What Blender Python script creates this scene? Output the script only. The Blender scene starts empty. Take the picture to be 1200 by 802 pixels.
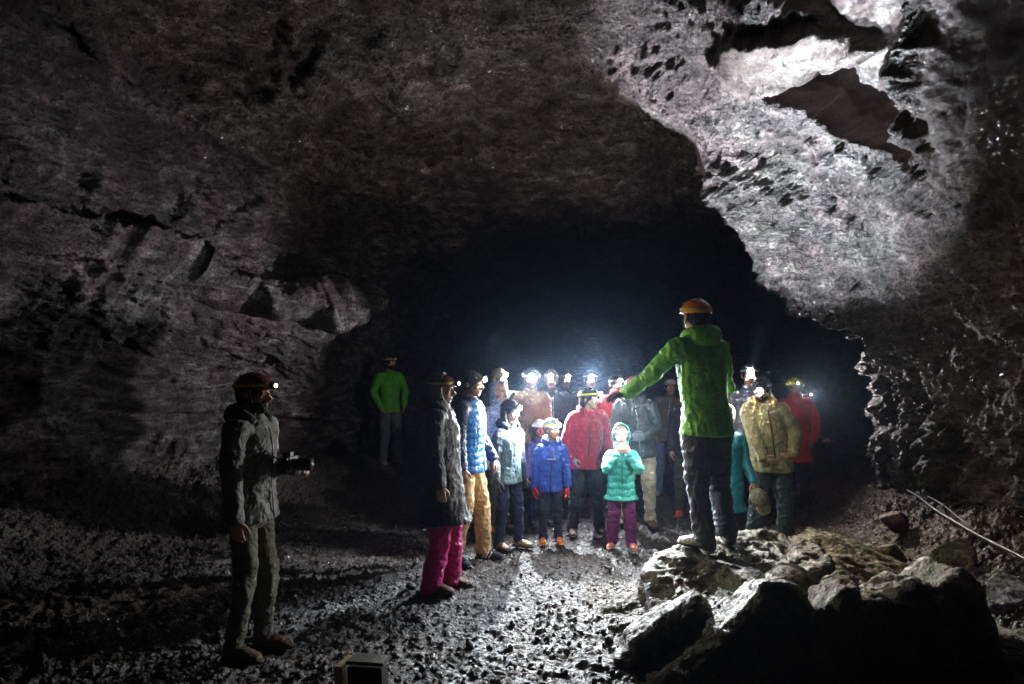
import bpy, math, random
import numpy as np
from mathutils import Vector, Matrix
sc = bpy.context.scene
COL = sc.collection
R = math.radians
rng = np.random.default_rng(7)
F, CX, HY, CZ = 800.0, 600.0, 425.0, 1.8      # pixel focal length, centre column, horizon row, eye height

def px2w(px, py, Y):
    return ((px-CX)/F*Y, Y, CZ+(HY-py)/F*Y)

# ---------------------------------------------------------------- noise
_perm = np.random.default_rng(3).permutation(256).astype(np.int32)
_perm = np.concatenate([_perm, _perm, _perm])
_g = np.random.default_rng(5).normal(size=(256, 3)); _g /= np.linalg.norm(_g, axis=1)[:, None]
def perlin(p):
    p = np.asarray(p, float)
    i = np.floor(p).astype(np.int32); f = p-i; i &= 255
    w = f*f*f*(f*(f*6-15)+10)
    out = 0
    for dx in (0, 1):
        wx = w[..., 0] if dx else 1-w[..., 0]
        a = _perm[i[..., 0]+dx]
        for dy in (0, 1):
            wy = w[..., 1] if dy else 1-w[..., 1]
            b = _perm[a+i[..., 1]+dy]
            for dz in (0, 1):
                wz = w[..., 2] if dz else 1-w[..., 2]
                h = _perm[b+i[..., 2]+dz] & 255
                g = _g[h]
                d = g[..., 0]*(f[..., 0]-dx)+g[..., 1]*(f[..., 1]-dy)+g[..., 2]*(f[..., 2]-dz)
                out = out+wx*wy*wz*d
    return out*1.5
def fbm(p, o=4, lac=2.03, gain=.5):
    p = np.asarray(p, float); s = 0; a = 1
    for k in range(o):
        s = s+a*perlin(p+k*17.3); p = p*lac; a *= gain
    return s
def ridged(p, o=4, lac=2.05, gain=.5):
    p = np.asarray(p, float); s = 0; a = 1
    for k in range(o):
        s = s+a*(1-2*np.abs(perlin(p+k*11.7))); p = p*lac; a *= gain
    return s
def sstep(a, b, x):
    t = np.clip((x-a)/(b-a), 0, 1); return t*t*(3-2*t)

# ---------------------------------------------------------------- objects
def mesh_obj(name, verts, faces, mat=None, parent=None, smooth=True):
    me = bpy.data.meshes.new(name)
    v = np.asarray(verts, dtype=np.float32)
    if isinstance(faces, np.ndarray):
        n, k = faces.shape
        me.vertices.add(len(v)); me.vertices.foreach_set('co', v.ravel())
        me.loops.add(n*k); me.loops.foreach_set('vertex_index', faces.astype(np.int32).ravel())
        me.polygons.add(n); me.polygons.foreach_set('loop_start', np.arange(0, n*k, k, dtype=np.int32))
        me.polygons.foreach_set('loop_total', np.full(n, k, dtype=np.int32))
        me.update(calc_edges=True)
    else:
        me.from_pydata([tuple(x) for x in v.tolist()], [], faces); me.update()
    if smooth: me.polygons.foreach_set('use_smooth', np.ones(len(me.polygons), dtype=bool))
    o = bpy.data.objects.new(name, me); COL.objects.link(o)
    if mat: me.materials.append(mat)
    if parent: o.parent = parent
    return o
def tag(o, label=None, cat=None, group=None, kind=None):
    if label: o['label'] = label
    if cat: o['category'] = cat
    if group: o['group'] = group
    if kind: o['kind'] = kind
    return o
def grid_faces(nu, nv):
    a = np.arange((nu-1)*(nv-1)); r = a//(nv-1); c = a % (nv-1); i = r*nv+c
    return np.stack([i, i+1, i+nv+1, i+nv], 1)

# ---------------------------------------------------------------- materials
def new_mat(name):
    m = bpy.data.materials.new(name); m.use_nodes = True
    nt = m.node_tree; b = nt.nodes['Principled BSDF']
    return m, nt, b
def N(nt, typ, **kw):
    n = nt.nodes.new(typ)
    for k, v in kw.items():
        if k in n.inputs: n.inputs[k].default_value = v
        else: setattr(n, k, v)
    return n
def ramp(nt, fac, stops):
    r = nt.nodes.new('ShaderNodeValToRGB'); cr = r.color_ramp
    while len(cr.elements) < len(stops): cr.elements.new(.5)
    for e, (p, c) in zip(cr.elements, stops):
        e.position = p; e.color = (*c, 1) if len(c) == 3 else c
    nt.links.new(fac, r.inputs[0]); return r.outputs[0]
def mixc(nt, fac, a, b, mode='MIX'):
    m = nt.nodes.new('ShaderNodeMix'); m.data_type = 'RGBA'; m.blend_type = mode
    for s, val in ((m.inputs[0], fac), (m.inputs[6], a), (m.inputs[7], b)):
        if isinstance(val, (int, float)): s.default_value = val
        elif isinstance(val, tuple): s.default_value = (*val, 1)
        else: nt.links.new(val, s)
    return m.outputs[2]
def mth(nt, op, a, b=None, c=None):
    m = nt.nodes.new('ShaderNodeMath'); m.operation = op
    for i, v in enumerate((a, b, c)):
        if v is None: continue
        if isinstance(v, (int, float)): m.inputs[i].default_value = v
        else: nt.links.new(v, m.inputs[i])
    return m.outputs[0]

def rock_mat(name, dark, mid, light, sc1=1.0, rough=.45, bump=1.0, wet=.5, fine=60, moss=None, warm=None):
    m, nt, b = new_mat(name)
    geo = nt.nodes.new('ShaderNodeNewGeometry'); P = geo.outputs['Position']
    n1 = N(nt, 'ShaderNodeTexNoise', Scale=.9*sc1, Detail=4, Roughness=.65); nt.links.new(P, n1.inputs['Vector'])
    n2 = N(nt, 'ShaderNodeTexNoise', Scale=9*sc1, Detail=5, Roughness=.7); nt.links.new(P, n2.inputs['Vector'])
    n3 = N(nt, 'ShaderNodeTexNoise', Scale=fine, Detail=4, Roughness=.7); nt.links.new(P, n3.inputs['Vector'])
    vo = N(nt, 'ShaderNodeTexVoronoi', Scale=fine*.35); nt.links.new(P, vo.inputs['Vector'])
    c = ramp(nt, n2.outputs[0], [(.33, dark), (.52, mid), (.70, light)])
    c2 = ramp(nt, n1.outputs[0], [(.35, (.55, .5, .5)), (.62, (1.25, 1.2, 1.15))])
    col = mixc(nt, 1.0, c, c2, 'MULTIPLY')
    if warm:
        n4 = N(nt, 'ShaderNodeTexNoise', Scale=.7, Detail=5); nt.links.new(P, n4.inputs['Vector'])
        col = mixc(nt, ramp(nt, n4.outputs[0], [(.5, (0, 0, 0)), (.65, (.7, .7, .7))]), col, warm)
    if moss:
        n5 = N(nt, 'ShaderNodeTexNoise', Scale=5, Detail=7, Roughness=.7); nt.links.new(P, n5.inputs['Vector'])
        col = mixc(nt, ramp(nt, n5.outputs[0], [(.48, (0, 0, 0)), (.6, (.8, .8, .8))]), col, moss)
    pits = ramp(nt, n3.outputs[0], [(.36, (.22, .22, .22)), (.5, (1, 1, 1))])
    col = mixc(nt, 1.0, col, pits, 'MULTIPLY')
    nt.links.new(col, b.inputs['Base Color'])
    rr = ramp(nt, n2.outputs[0], [(.35, (rough+.25,)*3), (.65, (max(.12, rough-.15),)*3)])
    nt.links.new(rr, b.inputs['Roughness'])
    b.inputs['Specular IOR Level'].default_value = wet
    h = mth(nt, 'ADD', mth(nt, 'MULTIPLY', n2.outputs[0], .05), mth(nt, 'MULTIPLY', n3.outputs[0], .018))
    h = mth(nt, 'ADD', h, mth(nt, 'MULTIPLY', vo.outputs['Distance'], .008))
    bp = N(nt, 'ShaderNodeBump', Strength=bump, Distance=1.0); nt.links.new(h, bp.inputs['Height'])
    nt.links.new(bp.outputs[0], b.inputs['Normal'])
    return m
# ================================================================ ground height
def g(x, y):
    x = np.asarray(x, float); y = np.asarray(y, float)
    z = .10*sstep(8.5, 11, y)*sstep(-.5, -2, x)+.03*np.clip(y-11, 0, 20)
    edge = 3.1+.12*np.clip(y-6, -3, 4)
    z = z+.42*sstep(edge, edge+1.5, x)+.25*sstep(edge+1.2, edge+2.4, x)
    wl = np.interp(y, [-4, 3, 7, 9, 12, 14, 20], [-5.4, -5.7, -5.5, -4.2, -2.5, -2.1, -1.5])
    d = x-wl
    z = z+.55*sstep(2.0, -.2, d)*sstep(13, 9, y)
    z = z+.22*np.exp(-(((x-1.6)/1.0)**2+((y-4.5)/.8)**2)*1.2)
    z = z+.18*np.exp(-(((x-2.6)/1.2)**2+((y-4.0)/1.0)**2))
    return z
def gz(x, y): return float(g(x, y))
def at_ground(px, py, y0=2, y1=16):
    Y = np.linspace(y0, y1, 4000); x = (px-CX)/F*Y; z = CZ+(HY-py)/F*Y
    k = np.argmax(z <= g(x, Y)); return x[k], Y[k], float(g(x[k], Y[k]))

def gdisp(XX, YY):
    XX = np.asarray(XX, float); YY = np.asarray(YY, float)
    P = np.stack([XX, YY, XX*0], -1)
    bank = sstep(3.2, 4.4, XX)+sstep(-2.2, -3.6, XX)*.8
    path = np.exp(-((XX-.3-.12*(YY-5))/1.5)**2)
    big = fbm(P*1.1, 3)*.06
    med = ridged(P*4.5+3, 3)*.014+fbm(P*8, 2)*.022
    clod = (np.abs(fbm(P*17+4, 2))*.034-.010)+np.maximum(0, perlin(P*33+9))*.024
    patch = .6+.9*np.clip(perlin(P*1.7+50)+.35, 0, 1)
    track = .05*np.exp(-((XX-(1.0+.35*(YY-6)))/.12)**2)*sstep(5, 6, YY)*sstep(8.5, 7, YY)
    return big*(.6+bank)+med*(1+1.4*bank)+clod*(patch+.6*bank)*(1-.25*path)-track-.035
def build_ground():
    nt_ = 1150
    t = np.linspace(0, 1, nt_)
    # denser where the photograph looks
    Y = np.concatenate([np.linspace(-4, 1.6, 60, endpoint=False), 1.6*np.exp(np.linspace(0, math.log(13/1.6), 800)), np.linspace(13.2, 34, 50)])
    YY, TT = np.meshgrid(Y, t, indexing='ij'); XX = -6.6+14.4*TT
    Z = g(XX, YY)
    P = np.stack([XX, YY, Z+gdisp(XX, YY)], -1)
    o = mesh_obj('ground', P.reshape(-1, 3), grid_faces(len(Y), nt_), M_ground)
    tag(o, kind='structure')

# ================================================================ cave shell
def catmull(pts, n):
    """resample the last-but-one axis of pts (..., K, D) with a Catmull-Rom curve"""
    K = pts.shape[-2]; u = np.linspace(0, K-1, n); i = np.clip(np.floor(u).astype(int), 0, K-2); f = (u-i)[:, None]
    p0 = pts[..., np.clip(i-1, 0, K-1), :]; p1 = pts[..., i, :]; p2 = pts[..., i+1, :]; p3 = pts[..., np.clip(i+2, 0, K-1), :]
    return .5*((2*p1)+(-p0+p2)*f+(2*p0-5*p1+4*p2-p3)*f*f+(-p0+3*p1-3*p2+p3)*f**3)
ST = [
 (-5,  [(-5.3,-.6),(-5.6,.6),(-5.6,1.6),(-5.4,2.6),(-5.2,3.4),(-4.6,4.4),(-2.8,5.3),(-.5,5.6),(1.2,5.4),(2.3,5.0),(3.0,4.3),(3.4,3.6),(3.7,3.0),(4.0,2.3),(4.2,1.7),(4.4,.8),(4.6,-.6)]),
 (2,   [(-5.5,-.6),(-5.9,.6),(-5.9,1.6),(-5.5,2.7),(-5.5,3.5),(-4.8,4.5),(-2.8,5.3),(-.5,5.6),(1.2,5.4),(2.4,5.0),(3.1,4.4),(3.5,3.6),(3.8,3.0),(4.1,2.3),(4.3,1.7),(4.5,.8),(4.7,-.6)]),
 (4,   [(-5.6,-.6),(-6.0,.6),(-6.0,1.7),(-5.4,2.9),(-5.4,3.5),(-4.8,4.5),(-2.8,5.3),(-.5,5.5),(1.3,5.4),(2.5,4.95),(3.2,4.4),(3.6,3.6),(3.9,3.0),(4.2,2.3),(4.4,1.7),(4.6,.8),(4.8,-.6)]),
 (5.5, [(-5.5,-.6),(-5.9,.6),(-5.9,1.9),(-5.0,2.85),(-5.0,3.3),(-4.6,4.4),(-2.8,5.3),(-.5,5.5),(1.2,5.4),(2.4,4.9),(3.1,4.3),(3.45,3.5),(3.75,2.95),(4.15,2.35),(4.45,1.75),(4.6,.8),(4.8,-.6)]),
 (7,   [(-5.2,-.6),(-5.6,.6),(-5.5,2.0),(-4.6,2.75),(-4.7,3.2),(-4.4,4.2),(-2.8,5.2),(-.6,5.4),(.95,5.3),(1.9,4.75),(2.65,4.2),(3.1,3.45),(3.55,2.85),(4.05,2.4),(4.4,1.75),(4.55,.8),(4.8,-.6)]),
 (8,   [(-4.8,-.6),(-5.0,.6),(-4.9,1.9),(-4.0,2.55),(-4.2,3.0),(-4.1,3.9),(-2.7,5.0),(-.8,5.3),(.8,5.35),(1.65,4.9),(2.45,4.35),(2.9,3.5),(3.4,2.82),(3.95,2.5),(4.4,1.75),(4.55,.8),(4.9,-.6)]),
 (8.5, [(-4.6,-.6),(-4.7,.6),(-4.5,1.85),(-3.6,2.42),(-3.9,2.85),(-3.9,3.8),(-2.7,4.95),(-.8,5.25),(.8,5.25),(1.8,4.95),(2.65,4.5),(3.2,3.5),(3.75,2.9),(4.25,2.6),(4.6,1.8),(4.75,.8),(5.1,-.6)]),
 (9.2, [(-4.1,-.6),(-4.2,.6),(-4.0,1.75),(-3.05,2.32),(-3.4,2.7),(-3.6,3.6),(-2.6,4.8),(-.8,5.1),(1.0,5.3),(2.6,5.4),(3.8,5.0),(4.6,4.0),(5.2,3.2),(5.6,2.6),(5.7,1.9),(5.8,.8),(5.9,-.6)]),
 (10.2,[(-3.4,-.6),(-3.4,.6),(-3.2,1.7),(-2.35,2.35),(-2.8,2.7),(-3.2,3.5),(-2.4,4.6),(-.6,4.95),(1.2,5.1),(2.9,5.1),(4.3,4.6),(5.3,4.0),(5.9,3.2),(6.3,2.6),(6.4,1.9),(6.4,.8),(6.4,-.6)]),
 (11.5,[(-2.8,-.6),(-2.9,.6),(-2.8,1.6),(-2.5,2.3),(-2.6,2.8),(-2.7,3.5),(-2.0,4.3),(-.3,4.6),(1.4,4.65),(3.0,4.6),(4.4,4.4),(5.5,3.9),(6.2,3.2),(6.6,2.6),(6.8,1.9),(6.8,.8),(6.8,-.6)]),
 (13,  [(-2.4,-.6),(-2.5,.6),(-2.5,1.6),(-2.4,2.2),(-2.3,2.8),(-2.1,3.4),(-1.5,3.9),(0,4.2),(1.5,4.3),(3.0,4.25),(4.3,4.1),(5.4,3.7),(6.2,3.2),(6.7,2.6),(7,1.9),(7,.8),(7,-.6)]),
 (16,  [(-2.0,-.6),(-2.2,.6),(-2.2,1.6),(-2.1,2.2),(-2.0,2.8),(-1.6,3.3),(-1,3.7),(0.3,4.0),(1.6,4.1),(3.0,4.1),(4.2,4.0),(5.2,3.7),(6.0,3.2),(6.6,2.6),(7,1.9),(7,.8),(7,-.6)]),
 (24,  [(-1.5,-.6),(-1.7,.6),(-1.7,1.6),(-1.6,2.2),(-1.4,2.8),(-1.1,3.3),(-.5,3.7),(.7,4.0),(1.9,4.1),(3.2,4.1),(4.3,4.0),(5.2,3.7),(5.9,3.2),(6.4,2.6),(6.8,1.9),(6.8,.8),(6.8,-.6)]),
 (34,  [(-1.5,-.6),(-1.7,.6),(-1.7,1.6),(-1.6,2.2),(-1.4,2.8),(-1.1,3.3),(-.5,3.7),(.7,4.0),(1.9,4.1),(3.2,4.1),(4.3,4.0),(5.2,3.7),(5.9,3.2),(6.4,2.6),(6.8,1.9),(6.8,.8),(6.8,-.6)]),
]
def poly_sd(px, py, poly):
    """signed distance in pixels, negative inside"""
    d = np.full(px.shape, 1e9); s = np.ones(px.shape)
    n = len(poly)
    for i in range(n):
        ax, ay = poly[i]; bx, by = poly[(i+1) % n]
        ex, ey = bx-ax, by-ay; wx, wy = px-ax, py-ay
        t = np.clip((wx*ex+wy*ey)/(ex*ex+ey*ey), 0, 1)
        d = np.minimum(d, np.hypot(wx-ex*t, wy-ey*t))
        c = ((ay <= py) & (by > py) & (ex*wy > ey*wx)) | ((ay > py) & (by <= py) & (ex*wy < ey*wx))
        s = np.where(c, -s, s)
    return d*s
def line_d(px, py, pts):
    d = np.full(px.shape, 1e9)
    for (ax, ay), (bx, by) in zip(pts[:-1], pts[1:]):
        ex, ey = bx-ax, by-ay; wx, wy = px-ax, py-ay
        t = np.clip((wx*ex+wy*ey)/(ex*ex+ey*ey), 0, 1)
        d = np.minimum(d, np.hypot(wx-ex*t, wy-ey*t))
    return d

def build_cave():
    Y = np.concatenate([np.linspace(-5, 2, 60, endpoint=False), np.linspace(2, 12.5, 560, endpoint=False), np.linspace(12.5, 34, 120)])
    ys = np.array([s[0] for s in ST], float); C = np.array([s[1] for s in ST], float)   # S,K,2
    i = np.clip(np.searchsorted(ys, Y, side='right')-1, 0, len(ys)-2); f = (Y-ys[i])/(ys[i+1]-ys[i])
    f = (.45*f+.55*f*f*(3-2*f))[:, None, None]
    S = C[i]*(1-f)+C[i+1]*f
    K = S.shape[1]; nu = 1000
    S = catmull(S, nu)                                            # nY,nu,2
    P = np.stack([S[..., 0], np.repeat(Y[:, None], nu, 1), S[..., 1]], -1)
    # round the loft off a little
    for _ in range(5):
        P[1:-1] = .25*P[:-2]+.5*P[1:-1]+.25*P[2:]
    def normals(P):
        du = np.gradient(P, axis=1); dv = np.gradient(P, axis=0)
        n = np.cross(du, dv); n /= np.linalg.norm(n, axis=-1)[..., None]+1e-9
        return n
    n = normals(P)
    mid = np.array([0, 0, 2.0]); tocen = np.stack([1.0-P[..., 0], 0*P[..., 0], 2.2-P[..., 2]], -1)
    sgn = np.sign((n*tocen).sum(-1)); sg = 1.0 if sgn.mean() > 0 else -1.0
    n = n*sg
    x, y, z = P[..., 0], P[..., 1], P[..., 2]
    px = CX+F*x/np.maximum(y, .5); py = HY-F*(z-CZ)/np.maximum(y, .5)
    near = sstep(3.0, 4.0, y)*sstep(9.0, 8.4, y)
    right = sstep(1.0, 1.8, x)*near
    # carved features of the right wall: pale lobe, recess under it, vertical rib, second overhang
    py0 = py; px0 = px; wq = P*2.3
    px = px+15*perlin(wq+81)*near+5*perlin(wq*4+11); py = py+(20+13*perlin(wq+91)+5*perlin(wq*4+31))*near
    lobe = poly_sd(px, py, [(845, 70), (880, 42), (940, 38), (1000, 55), (1032, 66), (1018, 80), (965, 106), (905, 123), (862, 128)])
    lob = sstep(10, -22, lobe)
    rec = poly_sd(px, py, [(905, 124), (965, 107), (1020, 82), (1062, 66), (1070, 150), (1062, 222), (1010, 188), (962, 152)])
    re = sstep(3, -10, rec)
    ov = poly_sd(px, py, [(905, -40), (925, 12), (985, 48), (1030, 66), (1068, 60), (1068, -60)])
    ovm = sstep(3, -9, ov)
    rib = np.exp(-(line_d(px, py, [(1073, -80), (1074, 60), (1080, 130), (1070, 190), (1058, 235)])/6.5)**2)
    streak = sstep(1082, 1100, px)*sstep(270, 200, py-.15*(px-1080))
    flow = perlin(np.stack([px*.035+py*.008, py*.004, px*0], -1))
    ylow = 128-.365*(px-862)
    lob = sstep(5, -10, lobe)*(.05+.27*np.clip((ylow-py)/75, 0, 1.1)+.05*perlin(P*5+20)+.02*perlin(np.stack([px*.12+py*.05, py*.01, px*0], -1)))
    D = right*(1.0*lob-.30*re-.03*ovm+.05*rib+(.07*flow-.02)*streak)
    smooth = np.clip(right*(re*1.0+.45*sstep(5, -10, lobe)+.85*ovm+.8*streak), 0, 1)
    brown_tint = np.clip(right*(re+.9*ovm+1.0*streak), 0, 1)  # mask: darker brown colour over the recess, second overhang and streaked area
    py = py0; px = px0
    # hanging folds along the bright rib
    ribd = line_d(px, py, [(600, -40), (700, 35), (780, 90), (845, 135), (868, 205), (880, 270), (925, 340), (990, 355)])
    rb = np.exp(-(ribd/26)**2)*near
    # left ledge
    ldg = line_d(px, py, [(-80, 250), (0, 272), (150, 318), (230, 345), (300, 366), (370, 378), (440, 374)])
    led = np.exp(-(ldg/9)**2)*sstep(3.5, 5, y)*sstep(11.5, 10.5, y)*(x < 0)
    und = np.exp(-((ldg-26)/16)**2)*(py > np.interp(px, [0, 150, 300, 440], [275, 325, 372, 382]))*sstep(3.5, 5, y)*sstep(11, 10, y)*(x < 0)
    lx = np.interp(px, [-300, 0, 150, 230, 300, 370, 440, 520], [230, 272, 316, 345, 366, 378, 376, 370])+5*perlin(np.stack([px*.03, px*0, px*0], -1))
    def ledge(sd, up, dn, a, b):
        return np.where(sd < 0, a*np.exp(sd/up), (a+b)*sstep(5, 0, sd)-b*np.exp(-np.maximum(sd, 0)/dn))
    reg = sstep(3.5, 5, y)*sstep(11.5, 10.5, y)*sstep(-1.2, -2.0, x)
    D = D+reg*ledge(py-lx, 50, 42, .40, .30)*(.9+.35*perlin(P*1.3+70))
    l4 = np.interp(px, [-200, 0, 120, 250, 420, 470], [470, 488, 478, 480, 492, 500])
    D = D+reg*ledge(py-l4, 30, 18, .07, .06)
    l5 = np.interp(px, [-100, 60, 110, 200, 330, 480, 620], [-120, -10, 60, 120, 185, 235, 262])+9*perlin(np.stack([px*.02, px*0+5, px*0], -1))
    D = D+ledge(py-l5, 40, 26, .15, .10)*sstep(4, 5, y)*sstep(700, 560, px)*sstep(12, 10.5, y)
    l3 = np.interp(px, [-200, 0, 60, 120, 200], [40, 92, 118, 148, 180])
    D = D+ledge(py-l3, 36, 22, .16, .12)*sstep(4, 5, y)*sstep(190, 130, px)*(x < 0)
    boss = np.exp(-(((px-255)/75)**2+((py-235)/48)**2)**1.5)*reg
    D = D+0.22*boss+.10*boss*fbm(P*4+60, 3)
    # rock noise
    am = (1-.8*smooth)*(.55+.9*np.clip(fbm(P*.55+33, 2)+.45, 0, 1))
    dim = sstep(8.5, 11, y)
    warp = np.stack([perlin(P*.8+5), perlin(P*.8+25), perlin(P*.8+45)], -1)*.5
    Q = P+warp
    big = fbm(P*.55+4, 3)*(.30-.12*sstep(-1, -3, x))
    edge_keep = 1-.7*np.exp(-(ribd/40)**2)*near
    med = ridged(Q*1.5+7, 4)*.085
    blob = np.maximum(0, fbm(Q*1.9+13, 3)-.12)*.13
    sm = fbm(Q*6, 4)*.055
    fin = ridged(Q*14+2, 3)*.024
    grain = perlin(P*38)*.012
    # broken plaster look on the left wall: strata and a knobbly boss
    strat = (perlin(np.stack([P[..., 0]*.7, P[..., 1]*.7, P[..., 2]*8+perlin(P*1.2)*2], -1))*.07+ridged(np.stack([P[..., 0]*1.2, P[..., 1]*1.2, P[..., 2]*19+perlin(P*1.5)*3], -1), 2)*.018)*(x < -1)*sstep(.2, 1.0, z)
    drip = perlin(np.stack([P[..., 0]*3+P[..., 1]*9, P[..., 1]*9, P[..., 2]*1.1], -1))*.06*(x > 2.5)*sstep(3.2, 2.2, z)*sstep(.1, .6, z)
    slope = perlin(np.stack([(px-py)*.05, (px+py)*.006, px*0], -1))*.10*right*sstep(130, 190, py)*(1-sstep(420, 460, py))+right*(fbm(Q*8+3, 3)*.035+ridged(Q*22+5, 2)*.012)
    D = D+big*edge_keep*(.35+.65*am)+am*(med+blob*.8+sm+fin+grain+strat+drip+slope)+smooth*(perlin(P*3)*.03+perlin(P*20)*.004)
    D = D+rb*(ridged(Q*5+31, 3)*.06+.12)
    P = P+n*D[..., None]
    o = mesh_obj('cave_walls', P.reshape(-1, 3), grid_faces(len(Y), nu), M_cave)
    me = o.data
    a = me.attributes.new('brown_tint', 'FLOAT', 'POINT'); a.data.foreach_set('value', brown_tint.astype(np.float32).ravel())
    a = me.attributes.new('smoothness', 'FLOAT', 'POINT'); a.data.foreach_set('value', smooth.astype(np.float32).ravel())
    tag(o, kind='structure')
    # ends of the cave
    for nm, k in (('cave_end', -1), ('cave_mouth', 0)):
        ring = P[k]; c = ring.mean(0)
        vs = [c]+list(ring[::10])
        m = len(vs)-1
        fs = [(0, j, j % m+1) for j in range(1, m+1)]
        tag(mesh_obj(nm, vs, fs, M_cave, smooth=False), kind='structure')
    return P

# cave material
def cave_material():
    m, nt, b = new_mat('lava_rock')
    geo = nt.nodes.new('ShaderNodeNewGeometry'); Pn = geo.outputs['Position']
    at = nt.nodes.new('ShaderNodeAttribute'); at.attribute_name = 'smoothness'; S = at.outputs['Fac']
    def noise(s, d=8, r=.65, dist=0, vec=None):
        d = min(d, 5); n = N(nt, 'ShaderNodeTexNoise', Scale=s, Detail=d, Roughness=r, Distortion=dist); nt.links.new(vec or Pn, n.inputs['Vector']); return n.outputs[0]
    n1 = noise(.8); mpv = nt.nodes.new('ShaderNodeMapping'); mpv.inputs['Scale'].default_value = (.8, .8, 2.2); nt.links.new(Pn, mpv.inputs[0]); n2 = noise(4.6, 9, .68, .15, mpv.outputs[0]); n3 = noise(26, 8, .72); n4 = noise(95, 4, .7); nh = noise(1.3, 5)
    base = ramp(nt, n2, [(.34, (.035, .029, .028)), (.5, (.11, .10, .098)), (.64, (.29, .28, .275)), (.76, (.52, .51, .50))])
    tone = ramp(nt, n1, [(.36, (.42, .36, .36)), (.5, (.85, .8, .78)), (.64, (1.5, 1.45, 1.4))])
    col = mixc(nt, 1.0, base, tone, 'MULTIPLY')
    hue = ramp(nt, nh, [(.42, (1.0, .84, .89)), (.56, (.97, 1, .98))])
    col = mixc(nt, 1.0, col, hue, 'MULTIPLY')
    pit = ramp(nt, n3, [(.38, (.12, .11, .11)), (.52, (1, 1, 1))])
    col = mixc(nt, 1.0, col, pit, 'MULTIPLY')
    vo = N(nt, 'ShaderNodeTexVoronoi', Scale=2.6, feature='DISTANCE_TO_EDGE')
    wv = N(nt, 'ShaderNodeVectorMath', operation='MULTIPLY_ADD'); nn = N(nt, 'ShaderNodeTexNoise', Scale=3.5, Detail=6)
    nt.links.new(Pn, nn.inputs['Vector']); nt.links.new(nn.outputs['Color'], wv.inputs[0]); wv.inputs[1].default_value = (.55, .55, .55); nt.links.new(Pn, wv.inputs[2])
    nt.links.new(wv.outputs[0], vo.inputs['Vector'])
    crack = ramp(nt, vo.outputs['Distance'], [(.0, (.4, .38, .38)), (.03, (1, 1, 1))])
    col = mixc(nt, .5, col, mixc(nt, 1.0, col, crack, 'MULTIPLY'))
    scol = ramp(nt, n2, [(.3, (.13, .095, .085)), (.6, (.24, .185, .16)), (.75, (.42, .38, .33))])
    col = mixc(nt, S, col, scol)
    ag = nt.nodes.new('ShaderNodeAttribute'); ag.attribute_name = 'brown_tint'
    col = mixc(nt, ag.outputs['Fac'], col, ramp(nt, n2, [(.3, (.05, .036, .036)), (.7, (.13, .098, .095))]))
    nt.links.new(col, b.inputs['Base Color'])
    rr = ramp(nt, n3, [(.4, (.7,)*3), (.62, (.25,)*3)])
    nt.links.new(rr, b.inputs['Roughness'])
    b.inputs['Specular IOR Level'].default_value = .6
    h = mth(nt, 'ADD', mth(nt, 'MULTIPLY', n2, .09), mth(nt, 'ADD', mth(nt, 'MULTIPLY', n3, .035), mth(nt, 'MULTIPLY', n4, .005)))
    h = mth(nt, 'ADD', h, mth(nt, 'MULTIPLY', mth(nt, 'MINIMUM', vo.outputs['Distance'], .04), .18))
    inv = mth(nt, 'SUBTRACT', 1.0, mth(nt, 'MULTIPLY', S, .8))
    bp = N(nt, 'ShaderNodeBump', Distance=1.0); nt.links.new(inv, bp.inputs['Strength']); nt.links.new(h, bp.inputs['Height'])
    nt.links.new(bp.outputs[0], b.inputs['Normal'])
    return m
def ground_material():
    m, nt, b = new_mat('wet_cinder')
    geo = nt.nodes.new('ShaderNodeNewGeometry'); Pn = geo.outputs['Position']
    def noise(s, d=8, r=.65):
        n = N(nt, 'ShaderNodeTexNoise', Scale=s, Detail=d, Roughness=r); nt.links.new(Pn, n.inputs['Vector']); return n.outputs[0]
    n1 = noise(.6, 4); n2 = noise(11, 6, .7); n3 = noise(42, 5, .7); n4 = noise(120, 3)
    base = ramp(nt, n3, [(.36, (.02, .017, .016)), (.5, (.085, .074, .068)), (.66, (.24, .215, .2))])
    sx = nt.nodes.new('ShaderNodeSeparateXYZ'); nt.links.new(Pn, sx.inputs[0])
    mr = N(nt, 'ShaderNodeMapRange'); nt.links.new(sx.outputs[0], mr.inputs[0]); mr.inputs[1].default_value = 3.0; mr.inputs[2].default_value = 4.2
    red = mixc(nt, 1.0, base, (1.15, .85, .8), 'MULTIPLY')
    col = mixc(nt, mr.outputs[0], base, red)
    col = mixc(nt, 1.0, col, ramp(nt, n1, [(.4, (.7, .66, .64)), (.6, (1.2, 1.15, 1.1))]), 'MULTIPLY')
    nt.links.new(col, b.inputs['Base Color'])
    nt.links.new(ramp(nt, n2, [(.4, (.6,)*3), (.6, (.26,)*3)]), b.inputs['Roughness'])
    b.inputs['Specular IOR Level'].default_value = .5
    vo = N(nt, 'ShaderNodeTexVoronoi', Scale=48); nt.links.new(Pn, vo.inputs['Vector'])
    vb = N(nt, 'ShaderNodeTexVoronoi', Scale=19); nt.links.new(Pn, vb.inputs['Vector'])
    h = mth(nt, 'ADD', mth(nt, 'MULTIPLY', n2, .05), mth(nt, 'MULTIPLY', n3, .03))
    h = mth(nt, 'SUBTRACT', h, mth(nt, 'MULTIPLY', vo.outputs['Distance'], .014))
    h = mth(nt, 'SUBTRACT', h, mth(nt, 'MULTIPLY', vb.outputs['Distance'], .03))
    bp = N(nt, 'ShaderNodeBump', Strength=1.0, Distance=1.0); nt.links.new(h, bp.inputs['Height'])
    nt.links.new(bp.outputs[0], b.inputs['Normal'])
    return m
M_cave = cave_material(); M_ground = ground_material()
M_stone = rock_mat('cinder_stone', (.02, .017, .016), (.075, .066, .06), (.19, .17, .16), 3, .4, .5, .6, 120)
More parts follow.
